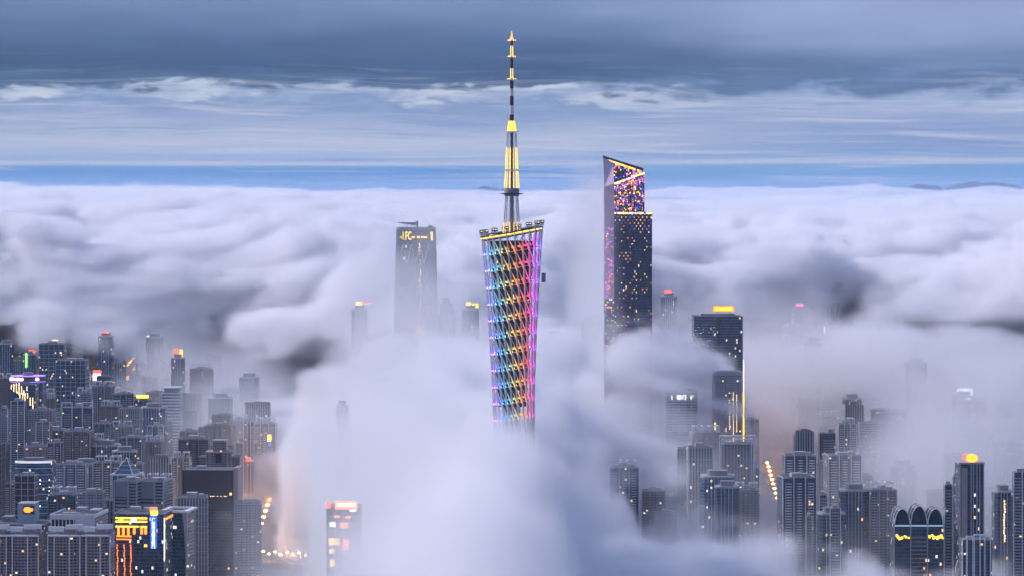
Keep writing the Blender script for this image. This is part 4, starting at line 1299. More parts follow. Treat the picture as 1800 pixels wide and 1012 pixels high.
def portal_block(px0, px1, ytop, D, label, wall='slate', n=2, name='apartment_block'):
    T, w, d, h = base(name, label, 'apartment building', px0, px1, ytop, D, 26, R(-3))
    MB().box(-w * 0.49, w * 0.49, -d / 2 + 1, d / 2, 0, h - 9).build('body', FAC[wall], T)
    for k in range(n):
        c = (-0.5 + (k * (1.0 - 0.36) / max(1, n - 1) + 0.18)) * w if n > 1 else 0
        ww = w * (0.34 if n > 1 else 1.0)
        f = MB()
        f.box(c - ww / 2, c - ww / 2 + 1.2, -d / 2 - 0.6, -d / 2 + 1.6, 0, h).box(c + ww / 2 - 1.2, c + ww / 2, -d / 2 - 0.6, -d / 2 + 1.6, 0, h)
        f.box(c - ww / 2 + 1.2, c + ww / 2 - 1.2, -d / 2 - 0.6, -d / 2 + 1.6, h - 1.6, h)
        f.build('portal_frame', WHITE, T)
        stack(slab_stack(ww * 0.66, 1.5, h - 14, 3.6, 1.3, PALE), T, (c, -d / 2 + 0.9, 0))
    MB().box(-w * 0.1, w * 0.1, -d * 0.2, d * 0.3, h - 9, h - 3).build('roof_house', PALE, T)
    return T, w, d, h
portal_block(108, 165, 706, 4500, 'slate apartment block with two tall white portal frames near the golden street')

# lights and signs standing out of the mist, each on its own tower
def sign_tower(name, label, px0, px1, ytop, D, signs, wall='glass', kind='glass'):
    T, w, d, h = base(name, label, 'tower', px0, px1, ytop, D, None, R(rnd.uniform(-5, 5)))
    {'glass': glass_tower, 'office': office, 'apartment': apartment}[kind](T, w, d, h, wall, rnd)
    for x0, x1, y0, y1, mat in signs:
        cx = wx((x0 + x1) / 2, D) - T.location.x
        zc = wz((y0 + y1) / 2, D)
        top = zc > h
        sign(T, cx, -d / 2 - 1.6 if not top else -d * 0.2, zc, (x1 - x0) / F * D, (y1 - y0) / F * D, mat, top)
    return T, w, d, h
sign_tower('office_tower', 'misty tower topped by a red sign with a green vertical strip, far left', 40, 62, 624, 5300, [(50, 61, 615, 620, REDL), (45, 49, 620, 645, GREENL)])
sign_tower('office_tower', 'dark broad tower below the cloud edge with a faint roof line, left', 68, 112, 605, 5500, [(90, 100, 597, 599, WARM)], 'glass', 'office')
sign_tower('office_tower', 'dark curved-roofed office left of the golden street', 98, 150, 634, 5150, [], 'glass', 'office')
sign_tower('office_tower', 'slim tower with a red and white roof sign under the cloud, upper left', 172, 198, 592, 5700, [(179, 190, 583, 588, REDL), (186, 191, 584, 588, WHITEL)])
sign_tower('office_tower', 'slim tower with a slanted amber sign under the cloud, upper left', 201, 220, 590, 5900, [(204, 213, 577, 585, GOLD)])
sign_tower('office_tower', 'tower hidden in cloud with a pink oval sign, upper left', 238, 262, 584, 5900, [(243, 256, 573, 577, PINKL)])
sign_tower('office_tower', 'tower in cloud with a thin salmon roof line, upper left', 256, 285, 594, 5600, [(257, 279, 590, 591.5, WARM)])
sign_tower('office_tower', 'tower in mist with a red sign and amber flag-shaped strip, left', 300, 324, 630, 5300, [(304, 315, 615, 621, REDL), (315, 320, 614, 632, GOLD)])
sign_tower('office_block', 'squat building with a white screen and red band beside the golden street', 160, 182, 662, 5600, [(164, 178, 656, 668, WHITEL), (163, 177, 651, 655.5, REDL)])
sign_tower('office_block', 'dark low building with a bright yellow roof bar right of the golden street', 215, 262, 703, 4950, [(239, 260, 694.5, 700, YELLOW)], 'slate', 'office')
sign_tower('apartment_tower', 'tall apartment tower in mist with red lamp at its foot, edge of the fog', 428, 446, 742, 4400, [(432, 440, 803, 810, REDL)], 'mauve', 'apartment')
sign_tower('apartment_tower', 'mist-veiled apartment tower with an amber lantern sign, edge of the fog', 446, 484, 745, 4480, [(470, 477, 763, 775, GOLD), (472, 476, 777, 782, BLUEL)], 'rose', 'apartment')

def lit_corner():
    D = 3080.0
    T, w, d, h = base('office_block', 'building glowing orange through fog with a red and white roof sign', 'office building', 574, 634, 892, D, 30)
    office(T, w, d, h, 'brown', rnd)
    X = lambda p: (p - 604) / F * D
    Zl = lambda y: wz(y, D)
    s = MB().box(X(589), X(628), -d / 2 - 1.4, -d / 2 - 0.9, Zl(894), Zl(880)).build('sign', ORANGE, T)
    MB().box(X(593), X(625), -d / 2 - 1.9, -d / 2 - 1.45, Zl(889.5), Zl(883)).build('sign_text_bar', WHITEL, s)
    MB().box(X(574), X(581), -d / 2 - 1.4, -d / 2 - 0.9, Zl(892), Zl(881)).build('sign', REDL, T)
    for x0, x1, y0, y1, m in ((580, 590, 917, 925, WHITEL), (598, 612, 918, 927, ORANGE), (578, 597, 945, 957, GOLD), (602, 613, 947, 966, ORANGE), (579, 588, 964, 972, GOLD), (580, 588, 982, 994, GOLD), (615, 626, 894.5, 898, WHITEL), (588, 596, 905, 909, ORANGE), (608, 616, 906, 910, ORANGE)):
        MB().box(X(x0), X(x1), -d / 2 - 1.6, -d / 2 - 0.9, Zl(y1), Zl(y0)).build('lit_panel', m, T)
lit_corner()
def hall():
    D = 2980.0
    T, w, d, h = base('exhibition_hall', 'low broad hall with a flat curved roof in fog, bottom centre', 'hall', 606, 720, 968, D, 40)
    MB().box(-w / 2, w / 2, -d / 2, d / 2, 0, h - 6).build('body', FAC['slate'], T)
    arc = [(w * 0.54 * t, h - 6 + 6 * (1 - t * t)) for t in np.linspace(-1, 1, 13)]
    m = MB()
    n = len(arc)
    m.poly([(x, -d / 2 - 3, z) for x, z in arc] + [(x, d / 2 + 3, z) for x, z in arc] + [(x, -d / 2 - 3, z - 1.2) for x, z in arc] + [(x, d / 2 + 3, z - 1.2) for x, z in arc],
           [(i, i + 1, n + i + 1, n + i) for i in range(n - 1)] + [(2 * n + i + 1, 2 * n + i, 3 * n + i, 3 * n + i + 1) for i in range(n - 1)] + [(i + 1, i, 2 * n + i, 2 * n + i + 1) for i in range(n - 1)] + [(n + i, n + i + 1, 3 * n + i + 1, 3 * n + i) for i in range(n - 1)])
    m.build('roof', PALE, T)
    MB().box(-w * 0.15, w * 0.2, -d / 2 - 0.5, -d / 2, 4, h - 12).build('glass_front', GLASS, T)
hall()

# ---- centre, behind the fog
def spire_tower():
    D = 4950.0
    T, w, d, h = base('office_tower', 'misty stepped tower with a thin spire between the two skyscrapers', 'office tower', 768, 800, 540, D, 30)
    glass_tower(T, w, d, h - 14, 'glass', rnd)
    MB().box(-w * 0.36, w * 0.36, -d * 0.36, d * 0.36, h - 12, h + 6).build('upper_tier', FAC['glass'], T)
    MB().box(-w * 0.2, w * 0.2, -d * 0.2, d * 0.2, h + 6, h + 16).build('upper_tier', FAC['glass'], T)
    MB().tube((0, 0, h + 16), (0, 0, wz(488, D)), 1.4, 0.2, 8).build('spire', STEEL, T)
spire_tower()
sign_tower('office_tower', 'misty tower with bright yellow letters beside the lattice tower', 812, 842, 545, 4850, [(819, 828, 531, 541, YELLOW), (830, 834.5, 533, 541, YELLOW), (836, 841, 533, 541, YELLOW)])
sign_tower('office_tower', 'fog-hidden tower with a round amber sign left of the lettered skyscraper', 618, 645, 545, 4900, [(625, 636, 530, 540, GOLD), (637, 652, 532, 534, PINKL)])
sign_tower('office_tower', 'fog-hidden tower with a small white square sign above the central fog', 590, 612, 715, 3700, [(596, 605, 708, 717, WHITEL)])
sign_tower('office_tower', 'fog-hidden tower with a pink sign left of the stepped skyscraper', 1022, 1054, 565, 5000, [(1031, 1050, 559, 566, REDL)])
sign_tower('office_tower', 'hazy tower with an orange lamp and white mast light right of the lattice tower', 958, 990, 590, 5200, [(965, 970, 596, 603, ORANGE), (976, 978, 585, 594, WARM), (980, 984, 596, 602, WARM)])

# ---- named buildings, right side
def sign_roof_tower():
    D = 4300.0
    T, w, d, h = base('office_tower', 'dark square tower with a glowing orange roof sign rising from fog', 'office tower', 1220, 1306, 556, D, 60)
    pts = [(-w / 2, -d / 2 + 6), (0, -d / 2), (w / 2, -d / 2 + 6), (w / 2, d / 2), (-w / 2, d / 2)]
    MB().prism(pts, 0, h).build('body', FAC['glass'], T)
    MB().prism([(x * 0.7, y * 0.7) for x, y in pts], h, h + 4).build('roof_house', PALE, T)
    MB().prism([(-1.2, -d / 2 - 0.3), (1.2, -d / 2 - 0.3), (1.2, -d / 2 + 1), (-1.2, -d / 2 + 1)], h - 60, h - 3).build('front_groove', DARK, T)
    for x in (-w / 2, w / 2):
        MB().box(x - 0.5, x + 0.5, -d / 2 + 5, -d / 2 + 6.4, 0, h + 1).build('corner_pier', PALE, T)
    led = MB()
    for j in range(34):
        z = h - 4 - j * 4
        for s in (-1, 1):
            a, b = (s * w * 0.49, -d / 2 + 5.6), (s * 2.0, -d / 2 - 0.4)
            led.prism([a, b, (b[0], b[1] + 0.6), (a[0], a[1] + 0.6)][::s], z, z + 0.5)
    stuff(led.build('ledge_bands', GREY, T))
    s = sign(T, (1273 - 1263) / F * D, -d * 0.25, wz(543, D), 36 / F * D, 9.5 / F * D, glow('amber_sign', (1.0, 0.15, 0.015), 4.5))
    for k in range(5):
        MB().cbox((1261 + k * 6.2 - 1263) / F * D, -d * 0.25 - 0.7, wz(543, D), 3.0, 0.5, 4.6).build('sign_mark', GOLD, s)
    n = MB()
    for k in range(34):
        x = rnd.uniform(-w * 0.48, -2)
        n.cbox(x, -d / 2 + 6 * abs(x) / (w / 2) - 0.5, h - rnd.uniform(14, 70), 1.6, 0.5, 0.7)
    stuff(n.build('facade_lights', glow('office_light', (0.85, 0.9, 1.0), 1.1), T))
sign_roof_tower()

def line_tower():
    D = 4080.0
    T, w, d, h = base('office_tower', 'pale tower with yellow light lines on both edges, below the orange roof sign', 'office tower', 1255, 1308, 658, D, 40)
    MB().box(-w / 2, w / 2, -d / 2, d / 2, 0, h).build('body', FAC['white'], T)
    X = lambda p: (p - 1281.5) / F * D
    Zl = lambda y: wz(y, D)
    for p, y0, y1, m, r in ((1307, 690, 790, GOLD, 0.9), (1257, 742, 796, GOLD, 0.8), (1307, 632, 690, WHITEL, 0.45), (1257, 662, 742, PALE, 0.6)):
        MB().box(X(p) - r, X(p) + r, -d / 2 - 1.2, -d / 2 - 0.3, Zl(y1), Zl(y0)).build('light_line', m, T)
    dots = MB()
    for p in (1276, 1282.5, 1289, 1295):
        for j in range(26):
            if rnd.random() < 0.85 - (0.3 if p < 1285 else 0):
                dots.cbox(X(p), -d / 2 - 0.5, Zl(690 + j * 4.2), 0.9, 0.5, 1.8)
    stuff(dots.build('facade_lights', WARM, T))
    for p in (1270, 1276, 1283, 1290, 1297):
        MB().box(X(p) + 1.4, X(p) + 2.0, -d / 2 - 0.8, -d / 2, 0, h).build('pier', PALE, T)
    MB().box(-w * 0.44, w * 0.44, -d * 0.4, d * 0.4, h, h + 4).build('roof_house', PALE, T)
line_tower()
def portal_tower():
    D = 3700.0
    T, w, d, h = base('office_tower', 'tower inside a tall white portal frame under the yellow light lines', 'office tower', 1265, 1327, 767, D, 34)
    MB().box(-w * 0.47, w * 0.47, -d / 2 + 2, d / 2, 0, h - 10).build('body', FAC['mauve'], T)
    for s in (-1, 1):
        for k in range(3):
            x = s * (w / 2 - k * 2.2)
            MB().box(x - 0.45, x + 0.45, -d / 2 - 0.5 + k * 0.4, -d / 2 + 1, 0, h - k * 2.4).build('pier', WHITE, T)
    for k in range(2):
        MB().box(-w / 2 - 0.4 + k * 3, w / 2 + 0.4 - k * 3, -d / 2 - 0.6, -d / 2 + 4, h - k * 4.5, h - k * 4.5 + 1.6).build('lintel', WHITE, T)
    for j in range(9):
        x = -w * 0.36 + j * w * 0.09
        MB().box(x - 0.35, x + 0.35, -d / 2 + 1.3, -d / 2 + 2, 0, h - 11).build('pier', PALE, T)
    n = MB()
    for k in range(20):
        n.cbox(-w * 0.3 + k * w * 0.035, -d / 2 + 1, wz(853 + rnd.uniform(-2, 3), D), 1.1, 0.5, 1.0)
    stuff(n.build('facade_lights', WARM, T))
portal_tower()
def bank_block():
    D = 4550.0
    T, w, d, h = base('office_block', 'hazy wide block with a pink logo and white roof lettering', 'office building', 1157, 1221, 613, D, 36)
    office(T, w, d, h, 'glass', rnd)
    s = MB().cbox((1169 - 1189) / F * D, -d / 2 - 1.4, wz(620, D), 6, 0.8, 6).build('sign', PINKL, T)
    lettering(s, '巨人华府', (1184 - 1189) / F * D, -d / 2 - 1.8, wz(620.5, D), 5.0, WHITEL)
    MB().cbox((1155 - 1189) / F * D + 1, -d / 2 - 1.4, wz(634, D), 4, 0.8, 5).build('lamp', REDL, T)
bank_block()
def veiled_bank():
    D = 4000.0
    T, w, d, h = base('office_block', 'fog-hidden block with white lettering below the orange-signed tower', 'office building', 1172, 1226, 690, D, 30)
    office(T, w, d, h, 'band', rnd)
    s = MB().cbox((1181 - 1199) / F * D, -d / 2 - 1.5, wz(698, D), 1.0, 0.6, 5.5).build('sign', WHITEL, T)
    lettering(s, '银行', (1198 - 1199) / F * D, -d / 2 - 1.6, wz(698, D), 7.0, WHITEL)
    MB().cbox((1214.5 - 1199) / F * D, -d / 2 - 1.5, wz(698, D), 1.1, 0.6, 4.5).build('light_bar', WHITEL, T)
veiled_bank()
portal_block(1440, 1484, 751, 4150, 'slate apartment tower outlined in white, left of a matching pair in the mist', 'slate', 1, 'apartment_tower')
portal_block(1486, 1526, 751, 4180, 'slate apartment tower outlined in white, right of a matching pair in the mist', 'slate', 1, 'apartment_tower')
def stripe_tower():
    T, w, d, h = sign_tower('office_tower', 'hazy tower with warm light stripes on its right side, upper right', 1628, 1660, 664, 4900, [(1627, 1632, 680, 711, WARM)], 'blue')
    for j in range(9):
        MB().box(w / 2 - 6, w / 2 + 12 - j * 0.5, -d / 2 - 1.2, -d / 2 - 0.6, h - 12 - j * 4.4, h - 10.8 - j * 4.4).build('light_line', glow('peach_line', (1.0, 0.5, 0.3), 0.5 + 0.1 * j), T)
    MB().box(w / 2, w / 2 + 14, -d / 2, d / 2, 0, h - 6).build('side_wing', FAC['white'], T)
stripe_tower()
sign_tower('office_tower', 'fog-hidden tower with a bright white screen on its roof, right', 1676, 1716, 697, 4500, [(1684, 1712, 682.5, 694.5, WHITEL), (1700, 1706, 699, 702, WHITEL)])
sign_tower('office_block', 'hazy tower with a small red sign near the right edge', 1700, 1738, 748, 4300, [(1726, 1733, 739, 748, REDL)], 'rose', 'apartment')
sign_tower('office_tower', 'tower in cloud with an amber roof sign, right of the orange-signed tower', 1414, 1448, 602, 5200, [(1424, 1441, 594, 600, glow('apricot_sign', (1.0, 0.45, 0.15), 1.6))])
sign_tower('office_tower', 'tower in cloud with a white mast and amber letters, right', 1440, 1476, 594, 5400, [(1449, 1451, 574, 590, WHITEL), (1452, 1469, 587, 591.5, WARM)])
sign_tower('office_tower', 'far tower with a pink oval lamp under the cloud, right', 1392, 1426, 545, 5600, [(1402, 1413, 534, 540, PINKL)])
sign_tower('office_tower', 'far tower with a red roof lamp just right of the stepped skyscraper', 1162, 1190, 522, 5600, [(1168, 1180, 510, 516, REDL)])
sign_tower('office_tower', 'far tower with a row of white letters in cloud, right', 1376, 1412, 575, 5500, [(1386, 1406, 569, 571.5, WHITEL)])
def twin_mast():
    T, w, d, h = base('bridge_tower', 'pale twin-legged pylon standing in far haze, right', 'pylon', 1459, 1474, 530, 5800, 8)
    for s in (-1, 1):
        MB().box(s * w / 2 - 1.2, s * w / 2 + 1.2, -3, 3, 0, h).build('leg', PALE, T)
    MB().box(-w / 2 + 1.2, w / 2 - 1.2, -2.5, 2.5, h - 4, h - 1).box(-w / 2 + 1.2, w / 2 - 1.2, -2.5, 2.5, h - 60, h - 57).build('cross_beam', PALE, T)
twin_mast()
def needle():
    D = 4750.0
    T, w, d, h = base('office_tower', 'hazy tower carrying a thin white needle mast, right', 'office tower', 1594, 1630, 640, D, 30)
    glass_tower(T, w, d, h, 'glass', random.Random(3))
    MB().tube((0, -2, h + 8), (-1.5, -2, wz(592, D)), 0.75, 0.25, 8).build('needle', WHITE, T)
needle()
def logo_tower():
    D = 3100.0
    T, w, d, h = base('office_tower', 'tall slim tower with a wide pale pier and a round orange logo', 'office tower', 1686, 1730, 815, D, 30)
    MB().box(-w / 2, w / 2, -d / 2, d / 2, 0, h).build('body', FAC['glass'], T)
    X = lambda p: (p - 1708) / F * D
    MB().box(X(1690), X(1700), -d / 2 - 1.6, -d / 2, 0, h - 4).build('pale_pier', PINK, T)
    for p in (1687.5, 1707, 1711, 1717, 1722, 1729):
        MB().box(X(p) - 0.5, X(p) + 0.5, -d / 2 - 1.2, -d / 2, 0, h).build('pier', PALE, T)
    MB().box(-w / 2 - 0.6, w / 2 + 0.6, -d / 2 - 1.8, d / 2, h, h + 2).build('crown_band', PALE, T)
    ell = [(6.4 * math.cos(2 * math.pi * k / 24), 4.6 * math.sin(2 * math.pi * k / 24)) for k in range(24)]
    s = MB().prism(ell, -0.4, 0.4).build('round_sign', ORANGE, T, (X(1709), -d * 0.4, wz(805, D)))
    s.rotation_euler = (R(90), 0, 0)
    for q, r in ((0.78, 0.35), (0.38, 0.3)):
        m = MB()
        for k in range(24):
            if q < 0.5 and 2 < k < 6:
                continue
            a, b = ell[k], ell[(k + 1) % 24]
            m.tube((a[0] * q, a[1] * q, 0.6), (b[0] * q, b[1] * q, 0.6), r, None, 5)
        m.build('sign_ring', GOLD, s)
    MB().cbox(X(1696), -d * 0.4, wz(803, D), 2.6, 0.8, 5).build('sign', REDL, T)
    MB().tube((X(1709), -d * 0.35, h + 2), (X(1709), -d * 0.35, wz(808, D)), 0.5, None, 6).build('sign_post', DARK, T)
logo_tower()
def barrel_tower():
    D = 3120.0
    T, w, d, h = base('office_tower', 'tower with three glass barrel vaults and amber lit top floor', 'office tower', 1572, 1659, 922, D, 40)
    MB().box(-w / 2, w / 2, -d / 2, d / 2, 0, h).build('body', FAC['glass'], T)
    for c, rw, hh in ((-0.335, 0.155, 17), (0.0, 0.165, 20), (0.335, 0.155, 17)):
        arc = [(c * w + rw * w * math.cos(a), h + hh * math.sin(a)) for a in np.linspace(0, math.pi, 13)]
        n = len(arc)
        v = MB().poly([(x, -d * 0.46, z) for x, z in arc] + [(x, d * 0.4, z) for x, z in arc], [(i + 1, i, n + i, n + i + 1) for i in range(n - 1)] + [tuple(range(n)), tuple(range(2 * n - 1, n - 1, -1))]).build('barrel_vault', GLASS, T)
        for yy in (-d * 0.48, -d * 0.1, d * 0.3):
            f = MB()
            for i in range(n - 1):
                f.tube((arc[i][0], yy, arc[i][1] + 0.3), (arc[i + 1][0], yy, arc[i + 1][1] + 0.3), 0.6, None, 5)
            f.build('vault_rib', WHITE, v)
        MB().box(c * w - rw * w, c * w + rw * w, -d / 2 - 0.6, -d / 2 + 1, h - 1.6, h).build('lit_sill', glow('pale_blue_light', (0.5, 0.75, 1.0), 0.5), T)
    for a, b in ((-0.49, -0.17), (0.17, 0.49)):
        m = MB()
        for k in range(12):
            if rnd.random() < 0.85:
                x = (a + (b - a) * (k + 0.5) / 12) * w
                m.cbox(x, -d / 2 - 0.6, h - rnd.uniform(11, 15), 2.0, 0.5, rnd.uniform(1.5, 4))
        m.build('lit_floor', GOLD, T)
    for j in range(20):
        z = h - 14 - j * 4.4
        if z > 3:
            MB().box(-w * 0.17, w * 0.17, -d / 2 - 2.2, -d / 2, z, z + 1.2).build('balcony', PINK, T)
    for x in (-0.5, -0.17, 0.17, 0.5):
        MB().box(x * w - 0.6, x * w + 0.6, -d / 2 - 1, -d / 2, 0, h + 2).build('pier', PALE, T)
    for s in (-1, 1):
        MB().tube((s * w * 0.5, -d / 2, h), (s * w * 0.54, -d / 2, h + 20), 0.5, 0.2, 5).build('corner_fin', WHITE, T)
barrel_tower()
def ribbed(px0, px1, ytop, D, label, wall='mauve', bays=1, group=None):
    T, w, d, h = base('apartment_tower', label, 'apartment tower', px0, px1, ytop, D, max(14, (px1 - px0) / F * D * 0.9), R(-4), group)
    MB().box(-w / 2, w / 2, -d / 2, d / 2, 0, h).build('body', FAC[wall], T)
    for k in range(bays):
        c = (-0.5 + (k + 0.5) / bays) * w
        stack(slab_stack(w / bays * 0.72, 1.6, h - 1, 3.3, 1.25, PALE), T, (c, -d / 2, 0))
    for k in range(bays + 1):
        x = (-0.5 + k / bays) * w
        MB().box(x - 0.5, x + 0.5, -d / 2 - 1.9, -d / 2 - 0.0, 0, h + 1).build('pier', WHITE, T)
    MB().box(-w * 0.3, w * 0.2, -d * 0.3, d * 0.3, h, h + 4).build('roof_house', PALE, T)
ribbed(1661, 1675, 852, 3200, 'narrow ribbed apartment tower right of the barrel-vaulted tower', 'slate')
ribbed(1676, 1687, 838, 3240, 'narrowest ribbed apartment tower squeezed left of the round logo tower', 'mauve')
ribbed(1783, 1812, 830, 3100, 'ribbed apartment tower at the right edge of the picture', 'slate', 2)
ribbed(1441, 1455, 870, 3300, 'slim ribbed apartment tower with an amber lamp above, lower right', 'slate')
ribbed(1460, 1478, 894, 3250, 'second slim ribbed apartment tower, right of the amber lamp', 'mauve')
ribbed(1408, 1418, 840, 3500, 'plain pale slab pier beside the slim ribbed towers', 'beige')
ribbed(1418, 1428, 908, 3400, 'low plain pale slab left of the slim ribbed towers', 'beige')
ribbed(0, 14, 718, 4400, 'white ribbed apartment tower below the purple oval deck at far left', 'white')
ribbed(20, 44, 705, 4350, 'apartment tower with white roof frame below the golden stepping lights', 'slate', 2)
ribbed(64, 88, 742, 4300, 'pale apartment tower with a broad white cap left of the portal frames', 'beige', 2)
def frame_complex():
    D = 2950.0
    T, w, d, h = base('apartment_block', 'dark block edged by nested white frames at the lower right corner', 'apartment building', 1690, 1744, 945, D, 26)
    MB().box(-w / 2 + 1, w / 2, -d / 2 + 1, d / 2, 0, h - 2).build('body', FAC['slate'], T)
    X = lambda p: (p - 1717) / F * D
    for a, b, y in ((1691, 1701, 946), (1698, 1711, 941), (1712, 1732, 938), (1722, 1742, 940)):
        z = wz(y, D)
        f = MB()
        f.box(X(a), X(a) + 0.9, -d / 2 - 0.8, -d / 2 + 0.9, 0, z).box(X(b) - 0.9, X(b), -d / 2 - 0.8, -d / 2 + 0.9, 0, z).box(X(a) + 0.9, X(b) - 0.9, -d / 2 - 0.8, -d / 2 + 0.9, z - 1.2, z)
        f.build('white_frame', WHITE, T)
frame_complex()
def column_lights(px, y0, y1, D, label, mat, n):
    T, w, d, h = base('office_tower', label, 'office tower', px - 16, px + 16, y0 - 14, D, 26)
    glass_tower(T, w, d, h, 'glass', rnd)
    m = MB()
    for k in range(n):
        m.cbox(rnd.uniform(-1, 1), -d / 2 - 0.9, wz(y0 + (y1 - y0) * k / (n - 1), D), 1.5, 0.6, 1.8)
    stuff(m.build('facade_lights', mat, T))
column_lights(1499, 716, 742, 4600, 'hazy tower with a column of five white lamps, right', WHITEL, 5)
column_lights(1765, 880, 950, 3300, 'dark tower with a ragged column of warm lights, lower right', WARM, 16)

# ---- the rest of the city: one thing for each building, in rows
ORD = ['first', 'second', 'third', 'fourth', 'fifth', 'sixth', 'seventh', 'eighth', 'ninth', 'tenth', 'eleventh', 'twelfth', 'thirteenth', 'fourteenth', 'fifteenth', 'sixteenth', 'seventeenth', 'eighteenth', 'nineteenth', 'twentieth']
WORD = {'mauve': 'mauve-grey', 'rose': 'rose-grey', 'beige': 'beige', 'slate': 'slate-grey', 'white': 'off-white', 'glass': 'dark glass', 'blue': 'blue glass', 'brown': 'brown', 'band': 'grey banded', 'cream': 'cream', 'brick': 'brick-red', 'strip': 'pale striped', 'teal': 'teal glass'}
ROWS = [
    # y of the roofs, columns from and to, heights, where
    (598, -60, 470, (120, 190), 'the farthest row under the left cloud', 9),
    (626, -60, 460, (115, 175), 'the row beside the red-signed towers', 9),
    (656, -60, 450, (100, 165), 'the row level with the purple oval deck', 9),
    (690, 70, 440, (100, 160), 'the row level with the banded white tower', 8),
    (722, -60, 470, (100, 150), 'the row just below the golden street', 10),
    (750, 90, 440, (100, 140), 'the long apartment row left of the fog', 11),
    (778, -60, 440, (95, 140), 'the row above the curved blue glass tower', 11),
    (806, 90, 330, (100, 135), 'the row beside the pyramid roof', 6),
    (838, -60, 330, (85, 125), 'the row behind the twin grey offices', 5),
    (872, 60, 460, (80, 120), 'the row behind the neon-lit building', 5),
    (535, 1130, 1860, (190, 240), 'the farthest row under the right cloud', 9),
    (572, 1310, 1860, (150, 220), 'the hazy row behind the amber roof-sign', 9),
    (612, 1310, 1860, (140, 210), 'the row behind the needle mast', 9),
    (664, 1320, 1860, (120, 180), 'the row level with the white screen', 9),
    (712, 1330, 1860, (120, 170), 'the row above the outlined pair', 9),
    (752, 1060, 1860, (120, 165), 'the row level with the outlined pair', 11),
    (790, 1080, 1860, (110, 160), 'the row level with the round orange logo', 11),
    (830, 1090, 1700, (100, 150), 'the row below the outlined pair', 9),
    (868, 1130, 1790, (90, 140), 'the row left of the barrel-vaulted tower', 8),
    (912, 1420, 1790, (80, 130), 'the nearest row at the lower right', 6),
    (560, 780, 1060, (180, 220), 'the misty row behind the lattice tower', 5),
    (612, -60, 480, (100, 150), 'the thin row under the left cloud', 9),
    (672, -60, 480, (80, 125), 'the low row behind the portal frames', 11),
    (706, 60, 500, (75, 120), 'the low row below the yellow roof bar', 10),
    (764, -60, 500, (70, 105), 'the low row among left apartments', 12),
    (793, -60, 330, (70, 100), 'the low row above the brown block', 9),
    (824, 60, 330, (60, 95), 'the low row around the pyramid roof', 8),
    (858, -60, 320, (50, 80), 'the low row behind the white block', 8),
    (590, 1300, 1860, (110, 170), 'the thin row below the pink oval lamp', 11),
    (638, 1310, 1860, (90, 150), 'the low row around the needle mast', 11),
    (690, 1310, 1860, (80, 130), 'the low row around the striped tower', 12),
    (734, 1060, 1860, (80, 130), 'the low row behind the outlined pair', 13),
    (772, 1060, 1860, (70, 115), 'the low row before the outlined pair', 13),
    (812, 1060, 1860, (60, 105), 'the low row left of the logo tower', 13),
    (850, 1080, 1860, (55, 95), 'the low row behind the ribbed towers', 12),
    (892, 1130, 1860, (50, 85), 'the low row beside the barrel vaults', 11),
    (930, 1200, 1860, (40, 75), 'the lowest row before the vaults', 9),
    (575, 930, 1060, (150, 200), 'the hazy row beside the lattice tower', 4),
]
used = set()
for ri, (yr, a, b, (h0, h1), where, n) in enumerate(ROWS):
    placed = []
    for k in range(n):
        for _ in range(14):
            px = a + (b - a) * (k + rnd.uniform(0.1, 0.9)) / n
            y = yr + rnd.uniform(-12, 12)
            h = rnd.uniform(h0, h1)
            D = (CAM_Z - h) * F / (y - HOR)
            wm = rnd.uniform(24, 42) if 'low row' not in where else rnd.uniform(17, 34)
            if 183 < px < 248 and D > 5000:
                continue
            if 1320 < px < 1400:
                continue
            d = wm * rnd.uniform(0.65, 0.95)
            if free(wx(px, D), D + d / 2, (wm + d) * 0.25):
                break
        else:
            continue
        placed.append((px, D, wm, d, h))
    placed.sort()
    for k, (px, D, wm, d, h) in enumerate(placed):
        x, y = wx(px, D), D + d / 2
        if not free(x, y, (wm + d) * 0.25):
            continue
        take(x, y, (wm + d) * 0.25)
        r = rnd.random()
        kind = 'apartment' if r < 0.62 else 'office' if r < 0.82 else 'glass'
        wall = rnd.choice(['mauve', 'rose', 'beige', 'slate', 'slate', 'white', 'mauve', 'cream', 'cream', 'brick']) if kind == 'apartment' else rnd.choice(['band', 'strip', 'slate', 'brown', 'strip', 'cream']) if kind == 'office' else rnd.choice(['glass', 'blue', 'teal'])
        nm = {'apartment': 'apartment_tower', 'office': 'office_block', 'glass': 'office_tower'}[kind]
        lab = f"{WORD[wall]} {nm.replace('_', ' ')}, {ORD[k]} from left in {where}"
        T = thing(nm, lab, nm.replace('_', ' '), (x, y, 0), R(rnd.uniform(-9, 9)), 'buildings of ' + where)
        if kind == 'glass':
            glass_tower(T, wm, d, h, wall, rnd)
        elif kind == 'office':
            office(T, wm, d, h, wall, rnd, rnd.choice([PALE, GREY, PINK]), rnd.random() < 0.5)
        else:
            apartment(T, wm, d, h, wall, rnd, rnd.choice([WHITE, PALE, PALE, PINK, GREY]))

